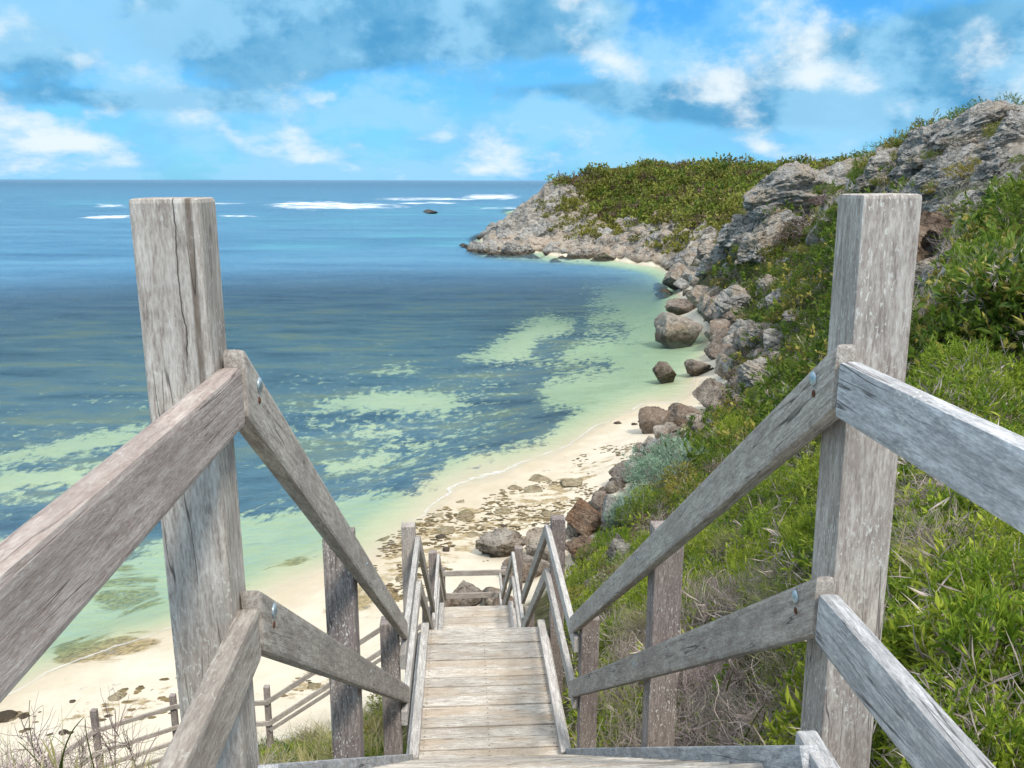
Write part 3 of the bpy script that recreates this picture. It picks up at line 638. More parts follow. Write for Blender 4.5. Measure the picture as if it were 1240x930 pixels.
    O = [ # outcrops bedded into the near hill: x, centre y, w, h, kind, depth
     (955,250,118,66,'o0',ROCK_GREY,'pale layered outcrop crowning the left end of the near ridge',84,-.25),
     (905,285,62,60,'o1',ROCK_GREY,'grey outcrop stepping down from the left end of the ridge',86,-.5),
     (915,320,60,44,'o2',ROCK_GREY,'broken grey outcrop in scrub below the ridge end',80,-.4),
     (862,322,44,34,'o2',ROCK_GREY,'lowest grey outcrop where the near slope meets the far cove',92,-.3),
     (878,312,34,34,'o3',ROCK_GREY,'small pale outcrop at the edge of the near slope',92,-.4),
     (1032,220,110,56,'o3',ROCK_GREY,'strongly layered outcrop rising behind the right post',66,-.35),
     (1078,208,84,60,'o1',ROCK_GREY,'outcrop with slanting layers above the right post',60,-.4),
     (1128,192,110,66,'o2',ROCK_GREY,'broad fractured grey outcrop on the upper ridge',54,-.4),
     (1190,160,130,60,'o0',ROCK_GREY,'highest pale outcrop near the ridge top',49,-.35),
     (1232,178,80,60,'o1',ROCK_GREY,'grey outcrop at the right edge below the ridge top',43,-.3),
     (1160,222,100,56,'o3',ROCK_GREY,'layered ledge with a long straight crack above the cave',40,-.5),
     (1205,212,80,40,'o2',ROCK_GREY,'blocky grey ledge right of the long cracked one',36,-.5),
     (1220,232,84,46,'o3',ROCK_GREY,'grey ledge at the right edge just above the green slope',33,-.5),
     (1196,246,60,32,'o1',ROCK_GREY,'low grey ledge left of the one at the right edge',33,-.5),
     (1128,248,60,44,'o0',ROCK_GREY,'weathered block just right of the right post top',38,-.3),
     (1176,262,90,42,'o1',ROCK_GREY,'pale lichen covered slab sloping above the cave',31,-.6),
     (1128,318,84,100,'cave',ROCK_RED,'reddish hollow cave in the rock beside the right post',31,0.),
     (1160,308,34,84,'o2',ROCK_GREY,'tan rock rib framing the right side of the cave',30,.25),
     (1122,262,70,40,'o1',ROCK_GREY,'overhanging grey roof of the reddish cave',31,-.4),
     (1126,366,54,34,'o3',ROCK_GREY,'grey slab at the foot of the cave',26,-.4),
    ]
    for x, y, w, h, k, m, lab, Y, tl in O:
        put_rock('rock_outcrop', x, y+(9 if y < 215 else 3), w, h*.9, k, m, lab, 'outcrop', 'limestone outcrops on the near hill', rz=random.uniform(-.3, .2), deep=.7, tilt=tl, center=True)
    rg = np.random.default_rng(14); c = 0
    while c < 75:
        x, y = rg.uniform(876, 1245), rg.uniform(125, 375)
        if sdf(np.array([x]), np.array([y]), RIDGE)[0] > -4: continue
        p = hit([x], [y], 18)[0]
        if np.isnan(p[0]) or p[1] > 112 or np.isnan(hit([x], [y-20])[0][0]): continue
        w = rg.uniform(26, 62)
        put_rock('rock_ledge', x, y, w, w*rg.uniform(.32, .6), rg.choice(['o0', 'o1', 'o2', 'o3']), ROCK_GREY if rg.random() < .85 else ROCK_TAN, 'weathered grey ledge in the layered rock of the near ridge', 'rock', 'ledges in the layered rock of the near ridge', rz=rg.uniform(-.4, .4), deep=.7, tilt=rg.uniform(-.6, -.3), center=True); c += 1
    c = 0
    while c < 40:
        x, y = rg.uniform(1100, 1245), rg.uniform(140, 300)
        if sdf(np.array([x]), np.array([y]), RIDGE)[0] > -3: continue
        p = hit([x], [y], 18)[0]
        if np.isnan(p[0]) or p[1] > 112 or np.isnan(hit([x], [y-20])[0][0]): continue
        w = rg.uniform(26, 58)
        put_rock('rock_ledge', x, y, w, w*rg.uniform(.3, .55), rg.choice(['o0', 'o1', 'o2', 'o3']), ROCK_GREY, 'weathered grey ledge in the layered rock of the near ridge', 'rock', 'ledges in the layered rock of the near ridge', rz=rg.uniform(-.4, .4), deep=.8, tilt=rg.uniform(-.7, -.35), center=True); c += 1
    # headland blocks
    rg = np.random.default_rng(4)
    c = 0
    while c < 150:
        x, y = rg.uniform(575, 870), rg.uniform(225, 335)
        s = sdf(np.array([x]), np.array([y]), CLIFF)[0]
        if s > 2: continue
        p = hit([x], [y], 60)[0]
        if np.isnan(p[0]) or p[1] < 100: continue
        w = rg.uniform(10, 30)*(1.2 if y > 280 else .9)
        put_rock('headland_rock', x, y+w*.25, w, w*rg.uniform(.5, .85), rg.choice(['o0', 'o1', 'o2', 'o3', 'b1', 'b3']), ROCK_GREY if (x < 700 or rg.random() < .35) else ROCK_TAN, 'weathered limestone block in the cliff face of the far headland', 'rock', 'limestone blocks of the headland cliff', deep=.8, tilt=rg.uniform(-.4, .1), Y=p[1]); c += 1
    for x, y, w, h, lab in ((521,259,18,6,'flat dark reef rock far out among the breakers'), (562,300,12,6,'small dark rock in the water left of the headland tip'), (630,256,14,7,'dark rock peeking out past the headland slope')):
        q = wz(x, y, SEA); put_rock('reef_rock', x, y, w, h*.9, 'b3', ROCK_WET, lab, 'rock', None, Y=q[1])
    # rubble at the foot of the slope
    strip = [(700,690),(690,650),(720,610),(752,575),(790,535),(850,500),(872,470),(862,440),(870,410),(850,380),(822,350),(840,345),(900,395),(950,420),(930,480),(880,510),(800,560),(770,590),(740,650)]
    c = 0
    while c < 170:
        x, y = rg.uniform(690, 950), rg.uniform(340, 700)
        if sdf(np.array([x]), np.array([y]), strip)[0] > 0: continue
        w = rg.uniform(8, 30)*(1.25 if y < 480 else .8); put_rock('rubble_rock', x, y, w, w*rg.uniform(.55, .9), rg.choice(['b0', 'b1', 'b2', 'b3', 'b4']), [ROCK_BROWN, ROCK_TAN, ROCK_GREY][rg.integers(3)], 'smaller rock in the rubble along the foot of the slope', 'rock', 'rubble along the foot of the slope'); c += 1
    c = 0
    while c < 90:
        x, y = rg.uniform(690, 950), rg.uniform(340, 700)
        if sdf(np.array([x]), np.array([y]), strip)[0] > 4: continue
        w = rg.uniform(5, 11); put_rock('rubble_stone', x, y, w, w*rg.uniform(.5, .8), rg.choice(['s0', 's1', 's2', 's3']), [ROCK_BROWN, ROCK_TAN, ROCK_TAN][rg.integers(3)], 'small stone in the gaps of the boulder rubble', 'stone', 'small stones among the boulder rubble'); c += 1
    # pale stones showing through the scrub of the mid slope
    reg = [(870,330),(1000,270),(1000,420),(940,420),(860,350)]
    c = 0
    while c < 34:
        x, y = rg.uniform(850, 1000), rg.uniform(270, 430)
        if sdf(np.array([x]), np.array([y]), reg)[0] > 0: continue
        w = rg.uniform(8, 22); put_rock('slope_stone', x, y, w, w*.6, rg.choice(['o0', 'o1', 'b0', 'b1']), ROCK_GREY, 'pale stone showing through the scrub of the slope', 'rock', 'pale stones in the slope scrub', tilt=-.4); c += 1
    # flat reef rock bared on the sand
    c = 0
    while c < 46:
        P = WRACK[0] if c < 34 else WRACK[1+c % 2]; P = np.array(P, float); x, y = rg.uniform(P.min(0), P.max(0))
        if x < 0 or sdf(np.array([x]), np.array([y]), P)[0] > -3: continue
        w = rg.uniform(10, 34)*(1 if c < 34 else .6); put_rock('flat_reef_rock', x, y, w, w*.15, rg.choice(['slab', 'b1', 'b3', 's1']), ROCK_REEF, 'low flat reef rock bared on the sand near the weed', 'rock', 'flat reef rocks on the sand', sink=.5, deep=1.1); c += 1
    # small stones lying on the sand
    for x, y, w in ((8,876,26),(30,872,14),(12,886,8),(62,894,12),(78,892,14),(86,890,8),(175,835,6),(188,834,10),(200,862,8),(88,852,8),(105,862,7),(92,868,6),(84,880,6),(98,884,6),(310,740,6),(330,760,7),(300,790,6),(450,700,9),(505,688,12),(515,690,9),(540,668,10),(533,655,14),(480,722,12),(463,735,10),(768,516,8),(748,515,10),(700,590,7),(655,600,7),(610,640,9),(650,640,10)):
        put_rock('beach_stone', x, y, w, w*.45, random.choice(['s0', 's1', 's2', 's3']), ROCK_BROWN, 'small flat brown stone lying loose on the sand', 'stone', 'small stones on the sand')
rocks()

# ------------------------------------------------------------------ plants
def leafs(C, D, L, Wd, tone, fold=.0, g=RNG):
    """one pointed leaf per row: base at C, pointing along D"""
    D = D/np.linalg.norm(D, axis=1, keepdims=True); n = len(C)
    A = g.normal(size=(n, 3)); S = np.cross(D, A); S /= np.linalg.norm(S, axis=1, keepdims=True)+1e-9
    L = L[:, None]; Wd = Wd[:, None]; up = np.cross(S, D)
    V = np.stack([C, C+D*L*.5+S*Wd*.5+up*L*.05, C+D*L, C+D*L*.5-S*Wd*.5+up*L*.05], 1).reshape(-1, 3)
    return V, np.arange(4*n).reshape(n, 4), np.repeat(tone, 4)
def strips(paths, w0, w1, tone, g=RNG):
    """ribbons / twigs: paths (n,k,3)"""
    n, k, _ = paths.shape; T = np.gradient(paths, axis=1); A = g.normal(size=(n, 1, 3)); S = np.cross(T, np.broadcast_to(A, T.shape)); S /= np.linalg.norm(S, axis=2, keepdims=True)+1e-9
    w = np.linspace(w0, w1, k)[None, :, None]*.5
    V = np.stack([paths+S*w, paths-S*w], 2).reshape(-1, 3)
    b = np.arange(n)[:, None]*2*k+np.arange(k-1)[None]*2; Fq = np.stack([b, b+1, b+3, b+2], -1).reshape(-1, 4)
    return V, Fq, np.repeat(tone, 2*k)
def twigs(n, seg, R0, g, spread=1., up=.6, curl=.35, start=.15):
    d = g.normal(size=(n, 3)); d[:, 2] = np.abs(d[:, 2])*up+.15; d /= np.linalg.norm(d, axis=1, keepdims=True)
    p = g.normal(size=(n, 3))*np.array([start, start, .02]); out = [p]
    for k in range(seg-1):
        d = d+g.normal(size=(n, 3))*curl; d /= np.linalg.norm(d, axis=1, keepdims=True); p = p+d*(R0/seg)*g.uniform(.7, 1.3, (n, 1)); out.append(p)
    P = np.stack(out, 1); P[..., 2] = np.abs(P[..., 2]); return P
def tubes(paths, r0, r1, tone, sides=3):
    n, k, _ = paths.shape; T = np.gradient(paths, axis=1); T /= np.linalg.norm(T, axis=2, keepdims=True)+1e-9
    A = np.where(np.abs(T[..., 2:3]) > .9, np.array([1., 0, 0]), np.array([0, 0, 1.])); S = np.cross(T, A); S /= np.linalg.norm(S, axis=2, keepdims=True)+1e-9; U = np.cross(T, S)
    r = np.linspace(r0, r1, k)[None, :, None]
    V = np.stack([paths+r*(S*math.cos(a)+U*math.sin(a)) for a in np.linspace(0, 2*math.pi, sides, endpoint=False)], 2).reshape(-1, 3)
    b = (np.arange(n)[:, None, None]*k+np.arange(k-1)[None, :, None])*sides; j = np.arange(sides)[None, None]; j2 = (j+1) % sides
    Fq = np.stack([b+j, b+j2, b+sides+j2, b+sides+j], -1).reshape(-1, 4)
    return V, Fq, np.repeat(tone, k*sides)
def merge(*parts):
    V, Fq, T, M = [], [], [], []; o = 0
    for i, (v, f, t, m) in enumerate(parts):
        V.append(v); Fq.append(f+o); T.append(t); M.append(np.full(len(f), m)); o += len(v)
    return np.concatenate(V), np.concatenate(Fq), np.concatenate(T), np.concatenate(M)
def dome(seed, tips, per, leaf, wid, reach=.16, upw=.35, flat=.8, lump=.28, stiff=.7):
    g = np.random.default_rng(seed); u = g.normal(size=(tips, 3)); u[:, 2] = np.abs(u[:, 2])*1.0-.12; u /= np.linalg.norm(u, axis=1, keepdims=True)
    r = (1-lump*.5+lump*fbm(u*2.2+seed, 3, seed))*(1-.55*g.random(tips)**2.5)
    c = u*r[:, None]*np.array([1, 1, flat]); c[:, 2] = np.maximum(c[:, 2], .02)
    ax = u*stiff+g.normal(size=(tips, 3))*.35+np.array([0, 0, upw])
    ax /= np.linalg.norm(ax, axis=1, keepdims=True)
    s = g.random((tips, per)); C = (c[:, None]+ax[:, None]*(s[..., None]-.6)*reach).reshape(-1, 3)
    D = (ax[:, None]*.75+g.normal(size=(tips, per, 3))*.55).reshape(-1, 3)
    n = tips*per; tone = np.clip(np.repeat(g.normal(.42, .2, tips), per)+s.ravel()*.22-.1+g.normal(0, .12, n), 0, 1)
    return leafs(C, D, leaf*g.uniform(.6, 1.25, n), wid*g.uniform(.7, 1.2, n), tone, g=g)
def proto(kind, seed):
    g = np.random.default_rng(seed+900)
    def tw(n, seg, R0, r, **k):
        p = twigs(n, seg, R0, g, **k); return tubes(p, r, r*.5, np.clip(g.normal(.5, .25, n), 0, 1))
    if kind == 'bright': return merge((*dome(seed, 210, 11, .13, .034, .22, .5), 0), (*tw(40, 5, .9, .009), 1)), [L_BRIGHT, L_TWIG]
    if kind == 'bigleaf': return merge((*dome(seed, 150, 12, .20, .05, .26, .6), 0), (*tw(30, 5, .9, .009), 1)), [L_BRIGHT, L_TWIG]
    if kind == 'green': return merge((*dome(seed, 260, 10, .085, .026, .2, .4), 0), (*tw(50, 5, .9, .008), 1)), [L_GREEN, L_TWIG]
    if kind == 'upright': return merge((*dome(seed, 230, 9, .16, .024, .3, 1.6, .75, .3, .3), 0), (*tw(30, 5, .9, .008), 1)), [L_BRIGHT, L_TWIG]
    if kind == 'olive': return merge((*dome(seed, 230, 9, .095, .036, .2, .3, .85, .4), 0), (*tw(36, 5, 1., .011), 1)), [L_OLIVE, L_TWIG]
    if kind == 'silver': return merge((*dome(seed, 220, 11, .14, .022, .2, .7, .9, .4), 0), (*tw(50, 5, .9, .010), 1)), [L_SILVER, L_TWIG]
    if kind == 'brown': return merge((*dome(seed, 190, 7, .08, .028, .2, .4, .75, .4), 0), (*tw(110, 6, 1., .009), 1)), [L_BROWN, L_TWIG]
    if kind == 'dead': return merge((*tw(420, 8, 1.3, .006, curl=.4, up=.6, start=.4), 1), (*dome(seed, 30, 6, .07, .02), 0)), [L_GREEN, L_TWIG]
    if kind == 'straw':
        n = 520; d = g.normal(size=(n, 3))*np.array([.5, .5, .15])+np.array([0, 0, .8]); p0 = g.normal(size=(n, 3))*np.array([.38, .38, 0]); t = np.linspace(0, 1, 4)[None, :, None]
        P = p0[:, None]+d[:, None]*t*g.uniform(.5, 1., (n, 1, 1))+np.array([0, 0, -.28])*t**2+g.normal(size=(n, 1, 3))*np.array([.3, .3, 0])*t**2
        v, f, o = strips(P, .016, .003, np.clip(g.normal(.5, .25, n), 0, 1), g); return merge((v, f, o, 0), (*tw(50, 5, .9, .007), 1)), [L_STRAW, L_TWIG]
    if kind == 'tuft':
        n = 420; d = g.normal(size=(n, 3))*np.array([.55, .55, .15])+np.array([0, 0, .7]); p0 = g.normal(size=(n, 3))*np.array([.35, .35, 0]); t = np.linspace(0, 1, 4)[None, :, None]
        P = p0[:, None]+d[:, None]*t*g.uniform(.45, 1., (n, 1, 1))+np.array([0, 0, -.3])*t**2
        v, f, o = strips(P, .022, .004, np.clip(g.normal(.45, .22, n), 0, 1), g); return merge((v, f, o, 0)), [L_BRIGHT]
_pm = {}
def plant_mesh(kind, k):
    if (kind, k) not in _pm:
        (V, Fq, T, M), mats = proto(kind, k*13+len(kind))
        o = mesh_np('plant', V, Fq, mats, attrs={'tone': T}, mi=M); _pm[(kind, k)] = o.data; bpy.data.objects.remove(o)
    return _pm[(kind, k)]
def in_cave(x, y): return (x > 1092) & (x < 1166) & (y > 252) & (y < 372)
NAMES = {'bigleaf': 'broad_leaf_shrub', 'bright': 'leafy_shrub', 'green': 'green_shrub', 'upright': 'upright_shrub', 'olive': 'heath_shrub', 'silver': 'silver_shrub', 'brown': 'brown_shrub', 'dead': 'dead_shrub', 'straw': 'dry_grass_clump', 'tuft': 'grass_clump'}
def put_plant(kind, p, r, label, group, h=1., cat=None):
    o = bpy.data.objects.new(NAMES[kind], plant_mesh(kind, random.randrange(3))); COL.objects.link(o)
    o.location = (p[0], p[1], p[2]-.06*r); o.scale = (r, r, r*h*random.uniform(.85, 1.2)); o.rotation_euler = (random.uniform(-.15, .15), random.uniform(-.15, .15), random.uniform(0, 6.3))
    return tag(o, label, cat or ('grass' if kind in ('straw', 'tuft') else 'shrub'), group)
def sample(poly, n, g, spacing=0.):
    P = np.array(poly, float); lo, hi = P.min(0), P.max(0); out = []
    while len(out) < n:
        q = g.uniform(lo, hi, (n*3, 2)); q = q[sdf(q[:, 0], q[:, 1], P) < 0]
        out = np.concatenate([out, q]) if len(out) else q
    return out[:n]
def scatter(poly, n, mixk, rad, labels, group, seed, h=1., tmin=1.2, ymax=None, ymin=None):
    g = np.random.default_rng(seed); q = sample(poly, n, g); pts = hit(q[:, 0], q[:, 1], tmin)
    kinds = [k for k, w in mixk for _ in range(w)]; made = []
    order = np.argsort(-pts[:, 1])
    for i in order:
        p = pts[i]
        if np.isnan(p[0]) or p[2] < -12.3 or (p[1] > 15 and in_cave(q[i, 0], q[i, 1])): continue
        if sdf(q[i:i+1, 0], q[i:i+1, 1], RIDGE)[0] < 0 and p[1] > 22 and seed != 8 and g.random() > .06: continue
        r = g.uniform(*rad)*min(1.6, max(.75, (p[1]/10)**.35))
        tS = p[0]*math.cos(YAW)+p[1]*math.sin(YAW)                      # keep the stairs clear
        sS = p[1]*math.cos(YAW)-p[0]*math.sin(YAW)
        if -.55-r*.5 < tS < .95+r*.62 and sS < 17.5: continue
        if any((p[0]-m[0])**2+(p[1]-m[1])**2 < (.55*(r+m[2]))**2 for m in made): continue
        z = ground_z([p[0]], [p[1]])[0]; k = g.choice(kinds); made.append((p[0], p[1], r))
        put_plant(k, (p[0], p[1], z), r, labels[k], group, h)
    return made
def plants():
    near = [(1105,400),(1240,340),(1240,960),(1010,960),(1060,760)]
    lab = {'bright': 'bright green shrub with narrow glossy leaves on the near right slope', 'green': 'dark green low shrub on the near right slope', 'dead': 'bare tangle of grey dead twigs on the near right slope', 'straw': 'clump of pale dry grass on the near right slope', 'brown': 'brown twiggy shrub on the near right slope', 'tuft': 'clump of green grass on the near right slope', 'upright': 'yellow green upright shrub on the near right slope'}
    scatter([(1060,700),(1240,690),(1240,1010),(960,1010)], 95, [('bigleaf', 5), ('bright', 2)], (.34, .48), {**lab, 'bigleaf': 'bright green shrub with broad glossy leaves on the near right slope'}, 'plants on the near right slope', 1)
    scatter([(1090,540),(1240,560),(1240,720),(1070,700)], 60, [('dead', 3), ('straw', 1), ('upright', 2), ('bright', 2)], (.28, .42), lab, 'plants on the near right slope', 2)
    scatter([(1100,400),(1240,330),(1240,560),(1090,545)], 100, [('green', 2), ('bright', 4), ('dead', 2), ('straw', 2), ('upright', 4)], (.34, .6), lab, 'plants on the near right slope', 3)
    lab2 = {k: v.replace('on the near right slope', 'beside the upper stairs') for k, v in lab.items()}
    scatter([(740,760),(980,700),(1000,960),(740,960)], 120, [('dead', 9), ('straw', 1), ('brown', 1), ('tuft', 1)], (.32, .5), lab2, 'plants beside the upper stairs', 4)
    lab3 = {k: v.replace('on the near right slope', 'in the green band below the right handrail') for k, v in lab.items()}
    scatter([(700,770),(820,640),(1000,500),(1000,720),(880,740),(760,780)], 150, [('upright', 6), ('bright', 3), ('tuft', 2), ('straw', 1), ('green', 1)], (.38, .6), lab3, 'plants below the right handrail', 5)
    scatter([(690,700),(740,660),(800,600),(860,560),(900,520),(940,560),(830,650),(700,790)], 80, [('upright', 3), ('green', 3), ('brown', 1), ('olive', 1)], (.5, .75), {**lab3, 'olive': 'olive shrub in the green band below the right handrail'}, 'plants below the right handrail', 6)
    for x, y, w, lb in ((772,612,34,'silvery green bush nearest the right stair post'), (800,582,38,'silvery green bush in the middle of its row above the beach'), (832,562,36,'silvery blue bush beside the right handrail'), (790,566,34,'greyer silver bush behind the row of silver bushes'), (815,552,30,'small silver bush at the far end of the row'), (755,628,24,'small silver bush over the grey upright slab')):
        p = hit([x], [y+w*.3])[0]; put_plant('silver', (p[0], p[1], ground_z([p[0]], [p[1]])[0]), 1.25*w*p[1]/F, lb, 'silver bushes above the beach')
    p = hit([767], [572])[0]; put_plant('olive', p, .55, 'small round yellow green bush at the sand edge', None)
    lab4 = {'green': 'dark green scrub bush on the middle slope below the ridge', 'olive': 'olive scrub bush on the middle slope below the ridge', 'brown': 'brown dry bush on the middle slope below the ridge', 'upright': 'pale green bush on the middle slope below the ridge', 'dead': 'grey leafless bush on the middle slope below the ridge'}
    scatter([(860,345),(900,310),(1000,260),(1000,450),(960,450),(900,500),(880,440),(940,420)], 230, [('green', 6), ('olive', 2), ('brown', 1), ('upright', 1)], (.55, .95), lab4, 'scrub bushes on the middle slope', 7, .75)
    scatter([(800,560),(850,510),(900,470),(960,470),(930,540),(860,560)], 60, [('green', 3), ('olive', 2), ('upright', 2)], (.5, .8), {k: v.replace('on the middle slope below the ridge', 'behind the right handrail near the boulders') for k, v in lab4.items()}, 'bushes behind the right handrail', 17, .7)
    for x, y, w, k, lb in ((985,285,40,'brown','wide brown bush against the pale ridge outcrop'), (955,300,30,'brown','brown bush under the pale ridge outcrop'), (1012,262,26,'green','dark green bush beside the right post'), (1085,235,22,'brown','dry brown bush in the slanting layers above the right post'), (1178,248,30,'dead','grey leafless bush beside the lichen covered slab'), (1195,272,28,'dead','grey leafless bush above the cave slope'), (1228,232,36,'green','dark green bush at the right edge beneath the ridge'), (1215,262,34,'green','dark green bush right of the grey leafless ones'), (1170,345,30,'green','green bush just right of the cave')):
        p = hit1(x, y); put_plant(k, (p[0], p[1], ground_z([p[0]], [p[1]])[0]), w*p[1]/F, lb, None)
    lab5 = {'olive': 'olive bush growing on the crest of the near ridge', 'green': 'green bush growing on the crest of the near ridge', 'brown': 'brown bush growing on the crest of the near ridge'}
    scatter([(1010,224),(1060,202),(1110,174),(1160,156),(1240,140),(1240,158),(1160,176),(1110,198),(1060,222)], 150, [('olive', 3), ('green', 3)], (.7, 1.15), lab5, 'bushes on the crest of the near ridge', 8)
    for x, y, w, k, lb in ((1075,214,42,'olive','largest olive bush among the layered rocks above the right post'), (1052,222,30,'green','dark green bush left of the largest olive one on the rocks'), (1095,196,30,'olive','olive bush up against the rocks near the ridge top'), (1062,196,26,'green','rounded green bush on the skyline above the right post'), (1088,180,24,'olive','olive bush on the skyline of the near ridge'), (1212,190,22,'olive','olive bush in the rocks near the right edge')):
        p = hit1(x, y); put_plant(k, (p[0], p[1], ground_z([p[0]], [p[1]])[0]+.2), w*p[1]/F, lb, None, .8)
    scatter(RIDGE, 95, [('olive', 3), ('green', 3), ('brown', 1)], (.4, .85), {k: v.replace('growing on the crest', 'wedged in the rocks') for k, v in lab5.items()}, 'small bushes wedged in the ridge rocks', 8, .7)
    lab6 = {'green': 'green bush on the right edge slope under the rocks', 'olive': 'olive bush on the right edge slope under the rocks', 'brown': 'brown bush on the right edge slope under the rocks', 'upright': 'yellow green bush on the right edge slope under the rocks', 'dead': 'grey twiggy bush on the right edge slope under the rocks'}
    scatter([(1180,285),(1240,235),(1240,350),(1120,400),(1160,340)], 70, [('green', 2), ('upright', 4), ('dead', 2)], (.4, .7), lab6, 'bushes on the right edge slope', 9)
    lab7 = {'tuft': 'green grass clump on the bank left of the stairs', 'straw': 'pale dry grass clump on the bank left of the stairs', 'bright': 'bright green shrub on the bank left of the stairs', 'dead': 'leafless twiggy shrub on the bank left of the stairs', 'brown': 'brown shrub on the bank left of the stairs', 'olive': 'olive shrub on the bank left of the stairs'}
    scatter([(310,900),(345,870),(450,850),(490,800),(490,960),(300,960)], 70, [('tuft', 3), ('straw', 3), ('bright', 2), ('olive', 1)], (.35, .55), lab7, 'plants on the bank left of the stairs', 10)
    scatter([(-20,925),(200,915),(300,930),(300,1010),(-20,1010)], 150, [('dead', 5), ('straw', 3)], (.48, .75), lab7, 'plants on the bank left of the stairs', 12)
    g = np.random.default_rng(5)
    # thin bare saplings and strap leaves in front of the lower walk
    for x, y, Y, hpx, lb in ((140,930,6.5,105,'tallest bare sapling in front of the lower walk'), (60,935,6.2,90,'thin bare sapling at the far left of the bank'), (100,940,6.0,60,'short bare sapling left of the lower walk post'), (168,940,6.3,75,'thin bare sapling right of the lower walk post')):
        p = wd(x, y, Y); H = hpx*Y/F; n = 22
        P = twigs(n, 7, H*.8, g, up=2.5, curl=.22, start=.02); main = twigs(2, 7, H*1.1, g, up=6, curl=.1, start=.01)
        P = P+np.repeat(main[:1, 1:2], n, 0)+np.linspace(0, 1, n)[:, None, None]*(main[0, 4]-main[0, 1])
        v = merge((*tubes(main, .010, .004, np.array([.1, .15])), 0), (*tubes(P*1., .0045, .002, g.random(n)*.4), 0))
        o = mesh_np('bare_sapling', v[0]*np.array([.8, .8, 1]), v[1], L_TWIG, attrs={'tone': v[2]}); o.location = tuple(p); tag(o, lb, 'sapling', 'bare saplings on the left bank')
        zz = ground_z([p[0]], [p[1]])[0]; o.location.z = min(p[2], zz+.6)
    for a, b, lb, w in (((72,935),(102,868),'broad green strap leaf leaning right on the left bank',.035), ((52,930),(22,898),'narrow dark strap leaf leaning left on the left bank',.022), ((114,930),(103,870),'upright dark strap leaf in front of the lower walk',.022), ((45,930),(36,848),'thin upright dark stalk at the far left',.012), ((896,905),(928,850),'green strap leaf among dead twigs by the right post',.03), ((918,905),(926,862),'dark strap leaf beside the green one by the right post',.022), ((1138,690),(1180,642),'dark curved strap leaf in the twigs right of the right post',.03), ((880,835),(888,812),'short strap leaf in the dead twigs under the right rail',.02)):
        Y = 5.2 if a[0] < 300 else (4.1 if a[0] < 1000 else 4.2)
        p0, p1 = wd(*a, Y), wd(*b, Y-.1); t = np.linspace(0, 1, 8)[:, None]; bend = np.array([.0, -.05, .12])*np.linalg.norm(p1-p0)
        P = (p0+(p1-p0)*t+bend*np.sin(t*math.pi))[None]; v = tubes(P, w*.28, .002, np.array([.35]), 4)
        V = v[0]; V = V+np.array([0, 0, 0.]); o = mesh_np('strap_leaf_plant', V-p0, v[1], L_BLADE, attrs={'tone': v[2]}, smooth=True); o.location = tuple(p0); tag(o, lb, 'plant', 'strap leaved plants')
    # masses nobody would count
    def mass(name, poly, n, r, per, leaf, wid, mat, label, seed, flat=.8, tmin=1.2, up=.4, zmin=-12.2, lump=.3, ymin=0, grow=.35):
        g = np.random.default_rng(seed); q = sample(poly, n, g); q = q[~in_cave(q[:, 0], q[:, 1])]; n = len(q)
        if name == 'bank_undergrowth': q = q[(sdf(q[:, 0], q[:, 1], [(770,780),(985,690),(985,960),(750,960)]) > 0) | (g.random(n) < .2)]; n = len(q)
        q = q[(sdf(q[:, 0], q[:, 1], RIDGE) > 0) | (g.random(n) < (1. if tmin > 50 else .28))]; p = hit(q[:, 0], q[:, 1], tmin); p = p[~np.isnan(p[:, 0])]; p = p[(p[:, 2] > zmin) & (p[:, 1] > ymin)]
        tS = p[:, 0]*math.cos(YAW)+p[:, 1]*math.sin(YAW); sS = p[:, 1]*math.cos(YAW)-p[:, 0]*math.sin(YAW)
        p = p[~((tS > -.55) & (tS < 1.05) & (sS < 17.5))]
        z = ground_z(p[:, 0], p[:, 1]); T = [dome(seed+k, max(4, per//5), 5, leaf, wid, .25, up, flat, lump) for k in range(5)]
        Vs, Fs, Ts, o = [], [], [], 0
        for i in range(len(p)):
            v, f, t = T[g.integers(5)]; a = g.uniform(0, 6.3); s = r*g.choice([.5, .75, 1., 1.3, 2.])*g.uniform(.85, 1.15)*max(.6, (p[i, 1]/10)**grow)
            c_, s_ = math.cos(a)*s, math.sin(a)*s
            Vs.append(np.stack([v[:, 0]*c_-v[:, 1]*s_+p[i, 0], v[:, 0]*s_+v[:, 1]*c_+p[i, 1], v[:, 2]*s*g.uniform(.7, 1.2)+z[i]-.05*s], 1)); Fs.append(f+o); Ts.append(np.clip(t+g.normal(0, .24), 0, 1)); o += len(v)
        ob = mesh_np(name, np.concatenate(Vs), np.concatenate(Fs), mat, attrs={'tone': np.concatenate(Ts)}); tag(ob, label, kind='stuff')
    HL = [(655,236),(668,222),(700,206),(740,198),(800,192),(900,192),(1000,192),(1050,190),(1040,205),(900,250),(870,284),(830,268),(780,274),(730,272),(712,246),(690,232)]
    far = dict(grow=0, tmin=60, ymin=100)
    mass('headland_heath', HL, 900, 1.5, 190, .20, .13, L_OLIVE, 'olive heath covering the top of the far headland', 30, .8, **far)
    mass('headland_scrub', HL, 420, 1.7, 170, .20, .13, L_GREEN, 'dark green scrub scattered through the heath of the far headland', 31, .8, **far)
    mass('headland_dry_brush', HL, 420, 1.5, 140, .26, .06, L_BROWN, 'brown dry brush scattered through the heath of the far headland', 32, .7, **far)
    mass('headland_pale_brush', [(720,240),(800,220),(960,222),(880,270),(800,262)], 330, 1.4, 150, .2, .13, L_GREEN, 'pale green brush in the lower heath of the far headland', 36, .6, **far)
    mass('cliff_scrub', [(650,250),(720,235),(860,275),(840,315),(760,305),(690,300),(660,270)], 250, 1.2, 170, .2, .13, L_OLIVE, 'green scrub growing in the cliff of the far headland', 33, .75, **far)
